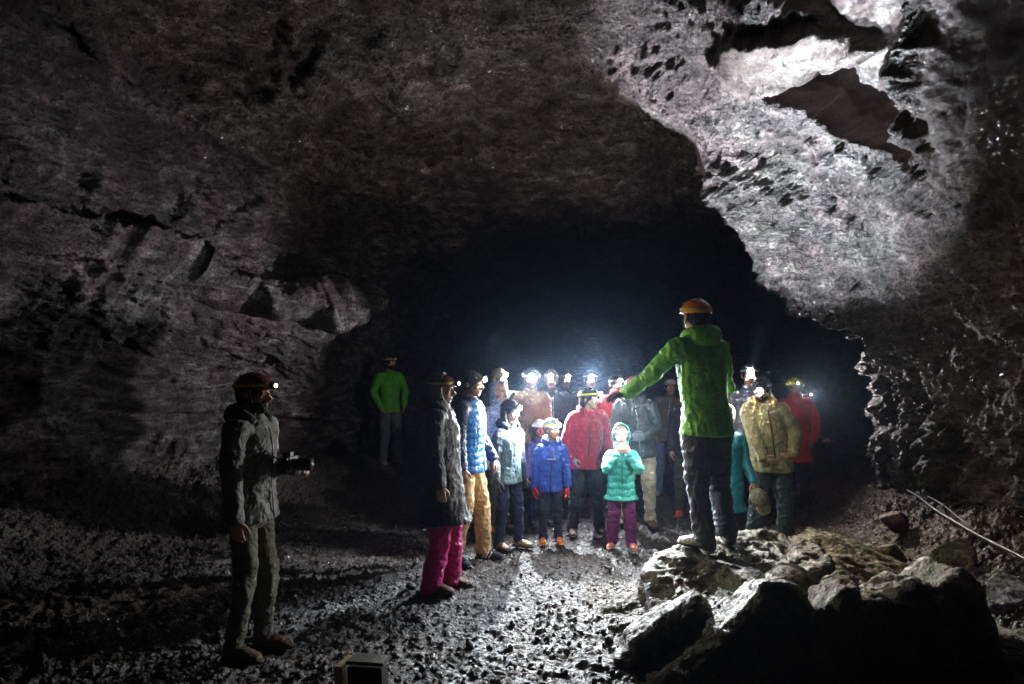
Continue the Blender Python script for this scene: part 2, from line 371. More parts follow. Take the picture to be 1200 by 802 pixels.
M_bould = rock_mat('boulder_rock', (.045, .037, .03), (.16, .135, .10), (.36, .31, .23), 1.2, .5, 1.0, .5, 45, moss=(.085, .10, .035))
M_bouldy = rock_mat('ochre_rock', (.07, .05, .03), (.24, .175, .10), (.42, .34, .22), 1.2, .55, 1.0, .45, 40, moss=(.12, .12, .04))
M_bouldg = rock_mat('grey_rock', (.08, .08, .08), (.2, .2, .2), (.36, .35, .34), 1.2, .6, 1.0, .4, 45)
M_bouldr = rock_mat('red_rock', (.06, .035, .03), (.16, .09, .075), (.27, .17, .14), 1.2, .55, 1.0, .4, 45)

build_ground(); build_cave()

# ---------------------------------------------------------------- rocks
import bmesh
def ico(sub):
    bm = bmesh.new(); bmesh.ops.create_icosphere(bm, subdivisions=sub, radius=1)
    v = np.array([x.co[:] for x in bm.verts]); f = np.array([[q.index for q in x.verts] for x in bm.faces]); bm.free(); return v, f
ICO = {k: ico(k) for k in (1, 2, 3, 4, 5, 6)}
def rock_shape(seed, size, cuts=9, sub=5, rough=1.0, extra=()):
    r = np.random.default_rng(seed); v, f = ICO[sub]; v = v*1.25
    pl = [(d/np.linalg.norm(d), r.uniform(.55, .85)) for d in r.normal(size=(cuts, 3))]
    pl += [(np.array(d, float)/np.linalg.norm(d), k) for d, k in extra]
    for _ in range(2):
        for d, k in pl:
            e = v@d-k; v = v-np.where(e > 0, e, 0)[:, None]*d*.97
    v = v*np.array(size)
    s = max(size)
    nrm = v/np.linalg.norm(v, axis=1)[:, None]
    q = v+seed*3.1
    dd = ridged(q*2.2, 4)*.045+fbm(q*6, 4)*.045+ridged(q*17, 2)*.010+perlin(q*38)*.006
    return v+nrm*(dd*rough*min(1, s*1.6))[:, None], f
def boulder(px, py, Y, size, label, seed, mat=None, rot=(0, 0, 0), cuts=9, sub=5, dz=0, z=None, extra=(), group='boulders heaped at the right of the path'):
    x = (px-CX)/F*Y; zc = CZ+(HY-py)/F*Y if z is None else z
    v, f = rock_shape(seed, size, cuts, sub, extra=extra)
    o = mesh_obj('boulder', v, f, mat or M_bould)
    o.location = (x, Y, zc); o.rotation_euler = [R(a) for a in rot]
    tag(o, label, 'boulder', group)
    return o
def scatter_stones():
    v0, f0 = ICO[1]; V = []; Fc = []; n = 0; r = np.random.default_rng(21)
    cnt = 20000
    Y = 2.0+10*r.random(cnt)**1.25; X = r.uniform(-.95, .95, cnt)*(Y+.3)
    X = np.clip(X, -5, 4.9)
    s = .006+.014*r.random(cnt)**3
    big = r.random(cnt) < .035; s[big] *= 1.8
    Z = g(X, Y)+gdisp(X, Y)-.004
    pert = r.uniform(.65, 1.3, (cnt, len(v0), 1)); sc3 = r.uniform(.6, 1.3, (cnt, 1, 3))
    V = v0[None]*pert*sc3*s[:, None, None]+np.stack([X, Y, Z+s*.5], -1)[:, None, :]
    Fc = f0[None]+(np.arange(cnt)*len(v0))[:, None, None]
    o = mesh_obj('gravel', V.reshape(-1, 3), Fc.reshape(-1, 3), M_stone, smooth=False)
    tag(o, 'dark wet cinder gravel strewn over the cave floor', 'gravel', kind='stuff')
scatter_stones()
# ================================================================ people
def V3(*a): return np.array(a, float)
def unit(v): v = np.asarray(v, float); return v/(np.linalg.norm(v)+1e-9)
class Buf:
    def __init__(s): s.v = []; s.f = []; s.n = 0
    def add(s, v, f):
        s.v.append(np.asarray(v, float)); s.f += [tuple(int(i)+s.n for i in q) for q in f]; s.n += len(v)
    def tube(s, path, rad, seg=14, sub=3, flat=None, cap=.5):
        """closed tapered tube; rad: list of r or (r1, r2); flat: side axis for r1"""
        path = np.array(path, float); rad = np.array([(r, r) if np.isscalar(r) else r for r in rad], float)
        k = len(path)
        if sub > 1 and k > 2:
            m = (k-1)*sub+1; A = catmull(np.concatenate([path, rad], 1), m); path, rad = A[:, :3], np.maximum(A[:, 3:], .002)
        k = len(path); T = np.gradient(path, axis=0); T /= np.linalg.norm(T, axis=1)[:, None]+1e-9
        side = np.array(flat if flat is not None else (1, 0, 0), float)
        if abs(side@T[0]) > .9 and flat is None: side = V3(0, 1, 0)
        a = np.linspace(0, 2*np.pi, seg, endpoint=False); V = []
        for i in range(k):
            side = unit(side-T[i]*(side@T[i])); up = np.cross(T[i], side)
            V.append(path[i]+np.cos(a)[:, None]*side*rad[i, 0]+np.sin(a)[:, None]*up*rad[i, 1])
        V = np.concatenate(V+[path[:1]-T[0]*rad[0].mean()*cap, path[-1:]+T[-1]*rad[-1].mean()*.5])
        F_ = []
        for i in range(k-1):
            for j in range(seg):
                b = (j+1) % seg; F_.append((i*seg+j, i*seg+b, (i+1)*seg+b, (i+1)*seg+j))
        c0, c1 = k*seg, k*seg+1
        for j in range(seg):
            b = (j+1) % seg; F_.append((c0, b, j)); F_.append((c1, (k-1)*seg+j, (k-1)*seg+b))
        s.add(V, F_); return s
    def ell(s, c, r, M=None, sub=3):
        v, f = ICO[sub]; v = v*np.array(r if not np.isscalar(r) else (r, r, r))
        if M is not None: v = v@np.array(M).T
        s.add(v+np.array(c), f); return s
    def box(s, c, h, M=None):
        v = np.array([[x, y, z] for x in (-1, 1) for y in (-1, 1) for z in (-1, 1)], float)*np.array(h)
        if M is not None: v = v@np.array(M).T
        s.add(v+np.array(c), [(0, 1, 3, 2), (4, 6, 7, 5), (0, 4, 5, 1), (2, 3, 7, 6), (0, 2, 6, 4), (1, 5, 7, 3)]); return s
    def verts(s): return np.concatenate(s.v)
    def xf(s, fn):
        s.v = [fn(a) for a in s.v]; return s
    def obj(s, name, mat, parent=None, smooth=True):
        return mesh_obj(name, s.verts(), s.f, mat, parent, smooth)
    def remesh(s, name, mat, parent, voxel, smooth=3, disp=None):
        tmp = mesh_obj('tmp', s.verts(), s.f)
        md = tmp.modifiers.new('r', 'REMESH'); md.mode = 'VOXEL'; md.voxel_size = voxel
        if smooth:
            ms = tmp.modifiers.new('s', 'SMOOTH'); ms.iterations = smooth; ms.factor = .5
        dg = bpy.context.evaluated_depsgraph_get(); dg.update()
        me = bpy.data.meshes.new_from_object(tmp.evaluated_get(dg)); om = tmp.data
        bpy.data.objects.remove(tmp); bpy.data.meshes.remove(om)
        me.name = name; o = bpy.data.objects.new(name, me); COL.objects.link(o)
        me.materials.clear(); me.materials.append(mat)
        me.polygons.foreach_set('use_smooth', np.ones(len(me.polygons), dtype=bool))
        if parent: o.parent = parent
        if disp is not None:
            n = len(me.vertices); co_ = np.zeros(n*3, np.float32); me.vertices.foreach_get('co', co_); co_ = co_.reshape(-1, 3).astype(float)
            nr = np.zeros(n*3, np.float32); me.vertices.foreach_get('normal', nr); nr = nr.reshape(-1, 3)
            co_ = co_+nr*disp(co_)[:, None]
            me.vertices.foreach_set('co', co_.astype(np.float32).ravel()); me.update()
        return o

_mc = {}
def cloth(name, col, rough=.75, sheen=.2, spec=.3, scale=1.0, var=.25, coat=0):
    if name in _mc: return _mc[name]
    m, nt, b = new_mat(name)
    tc = nt.nodes.new('ShaderNodeTexCoord'); P = tc.outputs['Object']
    n = N(nt, 'ShaderNodeTexNoise', Scale=9*scale, Detail=6, Roughness=.65); nt.links.new(P, n.inputs['Vector'])
    n2 = N(nt, 'ShaderNodeTexNoise', Scale=320, Detail=2); nt.links.new(P, n2.inputs['Vector'])
    c = ramp(nt, n.outputs[0], [(.35, tuple(x*(1-var) for x in col)), (.65, tuple(min(1, x*(1+var)) for x in col))])
    nt.links.new(c, b.inputs['Base Color']); b.inputs['Roughness'].default_value = rough
    b.inputs['Specular IOR Level'].default_value = spec; b.inputs['Sheen Weight'].default_value = sheen*.4; b.inputs['Coat Weight'].default_value = coat
    n3 = N(nt, 'ShaderNodeTexNoise', Scale=6.5, Detail=3, Roughness=.5, Distortion=1.6); nt.links.new(P, n3.inputs['Vector'])
    cr = mth(nt, 'MULTIPLY', mth(nt, 'MINIMUM', mth(nt, 'ABSOLUTE', mth(nt, 'SUBTRACT', n3.outputs[0], .5)), .07), .085)
    h = mth(nt, 'ADD', mth(nt, 'ADD', mth(nt, 'MULTIPLY', n.outputs[0], .011), mth(nt, 'MULTIPLY', n2.outputs[0], .0012)), cr)
    bp = N(nt, 'ShaderNodeBump', Strength=.7, Distance=1.0); nt.links.new(h, bp.inputs['Height']); nt.links.new(bp.outputs[0], b.inputs['Normal'])
    _mc[name] = m; return m
def skin(name='skin', col=(.48, .27, .19)):
    if name in _mc: return _mc[name]
    m, nt, b = new_mat(name)
    tc = nt.nodes.new('ShaderNodeTexCoord')
    n = N(nt, 'ShaderNodeTexNoise', Scale=22, Detail=5); nt.links.new(tc.outputs['Object'], n.inputs['Vector'])
    nt.links.new(ramp(nt, n.outputs[0], [(.35, tuple(x*.85 for x in col)), (.65, tuple(x*1.12 for x in col))]), b.inputs['Base Color'])
    b.inputs['Roughness'].default_value = .5; b.inputs['Subsurface Weight'].default_value = .0
    _mc[name] = m; return m
def plain(name, col, rough=.4, metal=0, spec=.5, emit=0, coat=0):
    if name in _mc: return _mc[name]
    m, nt, b = new_mat(name)
    tc = nt.nodes.new('ShaderNodeTexCoord')
    n = N(nt, 'ShaderNodeTexNoise', Scale=30, Detail=4); nt.links.new(tc.outputs['Object'], n.inputs['Vector'])
    nt.links.new(ramp(nt, n.outputs[0], [(.3, tuple(x*.8 for x in col)), (.7, tuple(min(1, x*1.1) for x in col))]), b.inputs['Base Color'])
    nt.links.new(ramp(nt, n.outputs[0], [(.3, (max(0, rough-.1),)*3), (.7, (rough+.12,)*3)]), b.inputs['Roughness'])
    b.inputs['Metallic'].default_value = metal; b.inputs['Coat Weight'].default_value = coat
    if emit:
        b.inputs['Emission Color'].default_value = (*col, 1); b.inputs['Emission Strength'].default_value = emit; m.cycles.emission_sampling = 'NONE'
    _mc[name] = m; return m

def ik(S, W, l1, l2, pole):
    S, W = np.array(S, float), np.array(W, float); d = W-S; L = np.linalg.norm(d); Lm = (l1+l2)*.995
    if L > Lm: W = S+d/L*Lm; L = Lm; d = W-S
    u = d/L; a = (l1*l1-l2*l2+L*L)/(2*L); h = math.sqrt(max(l1*l1-a*a, 0))
    p = np.array(pole, float); p = unit(p-u*(p@u))
    return S+u*a+p*h, W
def hand_buf(B, W, d, n, thumb_side, s=1.0, curl=.35, fat=0.0, grip=False):
    """W wrist, d finger direction, n palm normal, thumb_side: side axis towards thumb"""
    d = unit(d); n = unit(n-d*(n@d)); t = unit(np.cross(d, n)); t = t if t@np.array(thumb_side) > 0 else -t
    B.tube([W-d*.03*s, W+d*.005*s, W+d*.045*s, W+d*.085*s], [(.026*s+fat, .02*s+fat), (.027*s+fat, .019*s+fat), (.038*s+fat, .017*s+fat), (.040*s+fat, .014*s+fat)], 12, 2, flat=t)
    for k, (off, L, r) in enumerate([(.030, .070, .0088), (.010, .079, .0092), (-.011, .073, .0088), (-.030, .056, .0078)]):
        base = W+d*(.078-abs(off)*.15)*s+t*off*s; dirn = unit(d+t*off*.8); p = [base-dirn*.02*s, base]; a = curl*(1+.12*k)
        for j, seg in enumerate((.45, .32, .23)):
            ang = a*(j+1)*(.9 if not grip else 1.15); dd = dirn*math.cos(ang)+n*math.sin(ang); p.append(p[-1]+dd*L*seg*s)
        B.tube(p, [(r*s+fat)*q for q in (1.05, 1.05, 1, .92, .75)], 8, 2)
    base = W+d*.018*s+t*.026*s
    td = unit(d*.62+t*.62+n*.38)
    B.tube([base, base+td*.032*s, base+td*.052*s+d*.012*s, base+td*.058*s+d*.034*s+n*.006*s], [.0125*s+fat, .0115*s+fat, .0105*s+fat, .008*s+fat], 8, 2)

def folds(seed, amp, fz=5, fx=16, puff=0, pitch=.06, limb=0):
    def fn(p):
        q = p+seed*2.7
        a = ridged(np.stack([q[:, 0]*fx, q[:, 1]*fx, q[:, 2]*fz], -1)+fbm(q*4, 2)[:, None]*1.3, 2)
        b = ridged(np.stack([q[:, 0]*5+q[:, 2]*4, q[:, 1]*5, q[:, 2]*13], -1)+fbm(q*3, 2)[:, None]*1.2, 2)
        d = amp*(a*.45+b*.45-.2)+amp*.8*fbm(q*7, 2)
        if puff:
            d = d*.5+puff*(np.abs(np.sin(np.pi*(p[:, 2]+.006*np.sin(p[:, 0]*40))/pitch))**.5-.6)
        return d
    return fn

HL_ON = []          # lamps: world position and direction collected for the real lights
def person(label, px, Y, H, rot, z=None, lean=(0, 0), yaw=0, pitch=0, arms=('hang', 'hang'), feet=None, seed=1, vox=.007,
           jacket=None, hem=.80, puff=0, pitchq=.07, jslim=1.0, hood=None, hood_up=None, collar=None, trousers=None, tslim=1.0, cuff_loose=1.0,
           boots=None, sole=None, gloves=None, skn='skin', skc=(.48, .27, .19), hair=None, beard=None, helmet=None, helmet_strap=None, cap=None,
           lamp=None, zipper=None, vest=None, scarf=None, group='people listening in the cave', arm_dirs=(None, None), curls=(.35, .35), hipx=0, lamp_off=(0, 0), stripe=None, arm_poles=(None, None), amp=.012, sleeve=1.0, no_face=False, cat='person'):
    s = H/1.75; child = H < 1.5
    x0 = (px-CX)/F*Y; z0 = (gz(x0, Y)-.02) if z is None else z
    root = bpy.data.objects.new('person', None)
    rz = R(rot); c_, s_ = math.cos(rz), math.sin(rz)
    # ---------- skeleton (local, facing -Y)
    hs = (1.75/H)**.55 if H < 1.75 else 1.0           # children: relatively larger head
    HS = s*hs                                          # head scale
    headc = V3(lean[0], lean[1], H-.118*HS)*1.0
    neck = V3(lean[0]*.8, lean[1]*.8+.01*s, headc[2]-.135*HS)
    shz = 1.43*s if not child else H-.34*HS
    shz = min(shz, neck[2]-.035*s)
    hipz = .90*s; k2 = shz/(1.43*s)
    chest = V3(lean[0]*.6, lean[1]*.6, shz-.10*s); pelvis = V3(hipx, 0, hipz+.03*s)
    sw = .163*s*(1 if not child else .95)
    SH = [V3(-sw+lean[0]*.7, lean[1]*.7+.01*s, shz), V3(sw+lean[0]*.7, lean[1]*.7+.01*s, shz)]
    ft = feet or ((-.12, .0, -12), (.12, -.02, 12))    # x, y, toe-out degrees (our right, our left foot)
    fz = [f[3] if len(f) > 3 else 0 for f in ft]
    HIP = [V3(-.088*s+hipx, 0, hipz), V3(.088*s+hipx, 0, hipz)]
    ANK = [V3(ft[i][0]*s, ft[i][1]*s, .085*s+fz[i]) for i in (0, 1)]
    KN = []
    for i in (0, 1):
        k, a = ik(HIP[i], ANK[i], .412*s, .408*s, (0, -1, 0)); KN.append(k); ANK[i] = a
    WR = []; EL = []; HD = []
    for i, sg_ in ((0, -1), (1, 1)):
        m = arms[i]; pole = (sg_*.5, 1, -.3)
        if m == 'hang': W = V3(sg_*.245*s, -.05*s, .84*s*k2); dd = V3(0, -.12, -1); nn = V3(-sg_, .25, 0)
        elif m == 'pocket': W = V3(sg_*.20*s, -.10*s, .93*s*k2); dd = V3(-sg_*.3, -.4, -1); nn = V3(-sg_, 0.3, 0); pole = (sg_*1.0, .7, 0)
        elif m == 'front': W = V3(sg_*.08*s, -.24*s, 1.06*s*k2); dd = V3(-sg_*1, -.3, .05); nn = V3(0, 1, .2); pole = (sg_*1, .3, -1)
        elif m == 'mouth': W = V3(sg_*.075*s, -.17*s, headc[2]-.20*HS); dd = V3(-sg_*.45, -.1, .8); nn = V3(-sg_*.3, 1, 0); pole = (sg_*.7, -.2, -1)
        elif m == 'chest': W = V3(sg_*.10*s, -.20*s, 1.16*s*k2); dd = V3(-sg_*1, -.1, .35); nn = V3(0, 1, 0); pole = (sg_*1, .2, -.8)
        else:
            W = V3(*m); e = None; dd = W-SH[i]; nn = V3(0, 0, -1); pole = (sg_*.4, .6, -1)
        if arm_dirs[i]: dd, nn = V3(*arm_dirs[i][0]), V3(*arm_dirs[i][1])
        if arm_poles[i]: pole = arm_poles[i]
        e, W = ik(SH[i], W, .285*s, .265*s, pole); EL.append(e); WR.append(W); HD.append((unit(dd), unit(nn)))
    # ---------- head space
    ya, pi_ = R(yaw), R(pitch)
    Rz = np.array([[math.cos(ya), -math.sin(ya), 0], [math.sin(ya), math.cos(ya), 0], [0, 0, 1]])
    Rx = np.array([[1, 0, 0], [0, math.cos(pi_), -math.sin(pi_)], [0, math.sin(pi_), math.cos(pi_)]])
    HM = Rz@Rx
    hx = lambda a: (np.asarray(a, float)*HS)@HM.T+headc
    SK = skin(skn, skc)
    B = Buf(); h = Buf()
    h.ell((0, .012, .028), (.076, .094, .092)).ell((0, -.028, -.03), (.060, .066, .080)).ell((0, -.068, -.088), (.026, .022, .020), sub=2)
    h.ell((0, -.02, -.062), (.054, .058, .045))
    h.tube([(0, -.088, .022), (0, -.100, .0), (0, -.116, -.022), (0, -.100, -.034)], [.008, .009, .0135, .012], 10, 2)
    h.ell((-.013, -.098, -.027), .009, sub=2).ell((.013, -.098, -.027), .009, sub=2)
    h.tube([(-.05, -.070, .024), (-.025, -.086, .030), (0, -.087, .026), (.025, -.086, .030), (.05, -.070, .024)], [.008, .010, .009, .010, .008], 8, 2)
    h.ell((-.036, -.066, -.020), (.022, .020, .020), sub=2).ell((.036, -.066, -.020), (.022, .020, .020), sub=2)
    h.tube([(-.024, -.082, -.054), (0, -.094, -.051), (.024, -.082, -.054)], [.004, .0065, .004], 8, 2)
    h.tube([(-.020, -.082, -.063), (0, -.092, -.065), (.020, -.082, -.063)], [.004, .0075, .004], 8, 2)
    for q in (-1, 1): h.ell((q*.079, .006, -.004), (.008, .020, .030), sub=2)
    h.xf(hx); B.v += h.v; B.f += [tuple(i+B.n for i in q) for q in h.f]; B.n += h.n
    B.tube([hx((0, .015, -.05)), neck, V3(neck[0], neck[1]+.01, shz-.04*s)], [(.050*HS, .054*HS), (.052*s, .055*s), (.075*s, .065*s)], 14, 3)
    B.tube([pelvis-V3(0, 0, .07*s), pelvis, V3(lean[0]*.3, 0, 1.06*s*k2), chest, V3(chest[0], chest[1], shz+.0*s)], [(.11*s, .085*s), (.15*s, .10*s), (.125*s, .09*s), (.15*s, .105*s), (.10*s, .07*s)], 18, 3)
    for i in (0, 1):
        B.tube([chest+V3(0, 0, .06*s), SH[i]*.92+chest*.08, EL[i], WR[i]], [.06*s, .052*s, .040*s, .026*s], 12, 3)
        hand_buf(B, WR[i], HD[i][0], HD[i][1], (0, -1, 0) if arms[i] in ('hang', 'pocket') else (0, 0, 1), HS*.96, curls[i])
        B.tube([pelvis, HIP[i], KN[i], ANK[i]], [.07*s, .066*s, .040*s, .032*s], 12, 3)
        fa = R(ft[i][2]); fd = V3(math.sin(fa), -math.cos(fa), 0)
        B.tube([ANK[i]+V3(0, 0, .03*s), ANK[i]-V3(0, 0, .03*s)+fd*.03*s, ANK[i]-V3(0, 0, .052*s)+fd*.12*s], [.038*s, .036*s, .026*s], 10, 3)
    body = B.remesh('person', SK, None, vox, 1)
    COL.objects.unlink(root.users_collection[0].objects[root.name]) if root.users_collection else None
    bpy.data.objects.remove(root)
    body['label'] = label; body['category'] = cat
    if group: body['group'] = group
    # lips
    lipm = skin(skn+'_lip', (skc[0]*.8, skc[1]*.5, skc[2]*.5)); body.data.materials.append(lipm)
    n = len(body.data.polygons); cc = np.zeros(n*3, np.float32); body.data.polygons.foreach_get('center', cc); cc = ((cc.reshape(-1, 3)-headc)@HM)/HS
    lip = (np.abs(cc[:, 0]) < .024) & (np.abs(cc[:, 2]+.058) < .0115) & (cc[:, 1] < -.082)
    body.data.polygons.foreach_set('material_index', lip.astype(np.int32)); body.data.update()
    # eyes
    if not no_face:
        for q in (-1, 1):
            e = Buf().ell((q*.031, -.079, .006), .0125, sub=2).xf(hx).obj('eye', plain('eye_white', (.75, .73, .7), .2), body)
            Buf().ell((q*.031, -.0885, .006), (.0055, .004, .0055), sub=2).xf(hx).obj('iris', plain('iris_dark', (.03, .02, .015), .15), e)
            Buf().tube([(q*.016, -.094, .026), (q*.032, -.092, .031), (q*.048, -.080, .027)], [.003, .004, .002], 6, 2).xf(hx).obj('eyebrow', cloth('hair_brown', (.05, .03, .02)), body)
    # hair / beard
    if hair:
        hb = Buf().ell((0, .020, .034), (.085, .099, .095))
        if hair[1] != 'short':
            hb.ell((0, .055, -.03), (.078, .055, .09))
            if hair[1] == 'long':
                for q in (-1, 1): hb.tube([(q*.07, .01, .02), (q*.082, .0, -.06), (q*.075, -.02, -.15), (q*.07, -.04, -.22)], [.02, .026, .024, .012], 8, 3)
        else: hb.ell((0, .055, -.005), (.074, .055, .075))
        hb.xf(hx)
        o = hb.remesh('hair', cloth('hair_'+hair[0], {'brown': (.07, .04, .022), 'dark': (.018, .013, .011), 'blond': (.33, .22, .11), 'grey': (.3, .29, .28)}[hair[0]], .8, spec=.2), body, .006, 1,
                      lambda p: .004*ridged(np.stack([p[:, 0]*60, p[:, 1]*60, p[:, 2]*8], -1), 2))
    if beard:
        bb = Buf().ell((0, -.034, -.066), (.060, .060, .042)).ell((0, -.066, -.092), (.032, .028, .026), sub=2)
        bb.tube([(-.03, -.084, -.045), (0, -.098, -.042), (.03, -.084, -.045)], [.004, .006, .004], 8, 2)
        bb.xf(hx); bb.remesh('beard', cloth('hair_'+beard, {'brown': (.09, .05, .028), 'dark': (.02, .015, .012), 'grey': (.25, .24, .22)}[beard]), body, .005, 1, lambda p: .003*ridged(p*90, 2))
    # ---------- jacket
    JM = jacket
    hz = hem*s
    def torso(B2, grow, hz=hz, top=True):
        w_ = jslim
        zs = [hz, hz+.08*s, (hz+1.05*s*k2)/2+.04*s, 1.08*s*k2, shz-.12*s, shz-.035*s, shz+.045*s]
        fl = 1.06 if hem > .7 else 1.22
        rx = [.182*w_*fl, .180*w_, .172*w_, .165*w_, .178*(.5+.5*w_), .148, .080]; ry = [.146*w_*fl*(1.15 if hem < .7 else 1), .142*w_*(1.2 if hem < .7 else 1), .132*w_, .124*w_, .132*(.5+.5*w_), .105, .075]
        P_ = []
        for zz in zs:
            f = np.clip((zz-hipz)/(shz-hipz), 0, 1); P_.append((hipx*(1-f)+lean[0]*.7*f, lean[1]*.7*f+.004-(.02*s if hem < .7 and f == 0 else 0), zz))
        B2.tube(P_, [(a*s+grow, b*s+grow) for a, b in zip(rx, ry)], 28, 3, flat=(1, 0, 0), cap=.02)
    if JM:
        J = Buf(); torso(J, 0)
        for i in (0, 1):
            sg_ = -1 if i == 0 else 1; wd = unit(WR[i]-EL[i])
            J.tube([chest+V3(sg_*.03*s, 0, .045*s), SH[i]+V3(0, 0, -.018*s), SH[i]*.5+EL[i]*.5+V3(sg_*.004, 0, 0), EL[i], EL[i]*.5+WR[i]*.5, WR[i]+wd*.005*s],
                   [.078*s, .072*s*sleeve, .064*s*sleeve, .058*s*sleeve, .051*s*sleeve, .042*s*sleeve], 16, 3)
        # collar
        J.tube([V3(neck[0], neck[1]+.005, shz-.02*s), V3(neck[0], neck[1]+.002, neck[2]+.0*s), V3(neck[0], neck[1]-.002, neck[2]+.022*s)], [(.098*s, .09*s), (.074*s, .074*s), (.070*s, .070*s)], 16, 3)
        jo = J.remesh('jacket', JM, body, vox*1.3, 2, folds(seed, amp*s, puff=puff, pitch=pitchq))
        # hem band and cuffs
        if vest:
            Vb = Buf(); torso(Vb, .012); vo_ = Vb.remesh('vest', vest, body, vox*1.3, 2, folds(seed+3, amp*.8*s, puff=puff, pitch=pitchq))
        for i in (0, 1):
            wd = unit(WR[i]-EL[i])
            Buf().tube([WR[i]-wd*.02*s, WR[i]+wd*.01*s], [.0455*s*sleeve, .044*s*sleeve], 14, 1).obj('cuff', JM if not stripe else stripe, jo)
        if zipper:
            pts = []
            for zz in np.linspace(hz+.01*s, shz-.01*s, 9):
                f = np.clip((zz-hipz)/(shz-hipz), 0, 1); fr = np.interp(zz, [hz, 1.08*s*k2, shz-.12*s, shz-.03*s, shz+.02*s], np.array([.150, .126*jslim, .132*(.5+.5*jslim), .108, .085])*s)
                pts.append((hipx*(1-f)+lean[0]*.7*f, lean[1]*.7*f-fr-.010*s-(puff*.6), zz))
            Buf().tube(pts, [(.007*s, .003*s)]*9, 8, 1, flat=(1, 0, 0)).obj('zipper', zipper, jo)
    if hood:        # hood lying down on the shoulders
        Hb = Buf().ell((neck[0], neck[1]+.085*s, neck[2]+.0*s), (.115*s, .070*s, .075*s))
        Hb.tube([(neck[0]-.085*s, neck[1]-.07*s, neck[2]-.035*s), (neck[0]-.10*s, neck[1]+.0*s, neck[2]+.008*s), (neck[0]-.07*s, neck[1]+.085*s, neck[2]+.03*s), (neck[0]+.07*s, neck[1]+.085*s, neck[2]+.03*s), (neck[0]+.10*s, neck[1], neck[2]+.008*s), (neck[0]+.085*s, neck[1]-.07*s, neck[2]-.035*s)], [.022*s, .034*s, .040*s, .040*s, .034*s, .022*s], 10, 4)
        Hb.remesh('hood', hood, body, vox*1.3, 2, folds(seed+5, .008*s))
    if hood_up:
        # shell round the head open at the face
        nu, nv = 40, 26; u = np.linspace(0, 2*np.pi, nu, endpoint=False); v = np.linspace(.40*np.pi, 0.985*np.pi, nv)
        outs = []
        for rr_, off in ((1.0, 0), (.93, 0)):
            g_ = []
            for vv in v:
                # axis pointing forward (-Y); angle vv from the axis
                yy = -np.cos(vv)*.128+.012; rad = np.sin(vv)
                g_.append(np.stack([np.cos(u)*rad*.106*rr_, np.full(nu, yy*rr_), .012+np.sin(u)*rad*.135*rr_], -1))
            outs.append(np.array(g_))
        Vv = np.concatenate([outs[0].reshape(-1, 3), outs[1].reshape(-1, 3)]); Ff = []
        o_ = nv*nu
        for a in range(nv-1):
            for b in range(nu):
                c = (b+1) % nu; Ff.append((a*nu+b, a*nu+c, (a+1)*nu+c, (a+1)*nu+b)); Ff.append((o_+a*nu+b, o_+(a+1)*nu+b, o_+(a+1)*nu+c, o_+a*nu+c))
        for b in range(nu):
            c = (b+1) % nu; Ff.append((b, o_+b, o_+c, c))
        Ff.append(tuple((nv-1)*nu+b for b in range(nu))); Ff.append(tuple(o_+(nv-1)*nu+b for b in range(nu))[::-1])
        hv = hx(Vv); hv = hv+np.stack([perlin(hv*22+seed), perlin(hv*22+seed+9), perlin(hv*22+seed+19)], -1)*.006
        mesh_obj('hood', hv, Ff, hood_up, body)
        Buf().tube([hx((0, .03, -.07)), V3(neck[0], neck[1]+.01, neck[2]-.03*s)], [(.085*HS, .09*HS), (.11*s, .10*s)], 20, 1).obj('hood_neck', hood_up, body)
    if scarf:
        Buf().tube([V3(neck[0], neck[1]-.005, neck[2]-.03*s), V3(neck[0], neck[1]-.012*s, neck[2]+.02*s), hx((0, -.012, -.065))], [(.10*s, .10*s), (.09*s, .092*s), (.072*HS, .082*HS)], 18, 3).remesh('scarf', scarf, body, .007, 2, folds(seed+8, .010, fx=9))
    # ---------- trousers
    if trousers:
        T = Buf(); T.tube([pelvis-V3(0, 0, .10*s), pelvis-V3(0, 0, .02*s), pelvis+V3(0, 0, .12*s)], [(.12*s, .10*s), (.152*s*tslim**.3, .112*s), (.135*s, .095*s)], 22, 3)
        for i in (0, 1):
            md = (HIP[i]+KN[i])/2; lo = (KN[i]+ANK[i])/2; q = tslim
            T.tube([pelvis*.4+HIP[i]*.6+V3(0, 0, .01), HIP[i]-V3(0, 0, .04*s), md, KN[i], lo, ANK[i]+V3(0, 0.006, .0*s), ANK[i]-V3(0, -.008, .028*s)],
                   [.09*s, .095*s*q, .086*s*q, .068*s*q, .062*s*q*cuff_loose, .060*s*q*cuff_loose, .064*s*q*cuff_loose], 18, 3)
        lowz = .30*s
        fn = folds(seed+11, amp*1.0*s, fz=4, fx=13)
        def fn2(p, fn=fn):
            d = fn(p); k = np.clip((lowz-p[:, 2])/lowz, 0, 1); kk = np.exp(-((p[:, 2]-.50*s)/.09)**2)
            r_ = d*(1+.6*kk)+(k*.007*s+kk*.004*s)*ridged(np.stack([p[:, 0]*5, p[:, 1]*7, p[:, 2]*15+p[:, 0]*10], -1)+seed, 2)
            return np.where(p[:, 2] > hz+.01, np.minimum(r_, 0)-.018*s, r_)
        T.remesh('trousers', trousers, body, vox*1.2, 2, fn2)
    # ---------- boots
    bs, bc = (boots if isinstance(boots, tuple) else (boots, None))
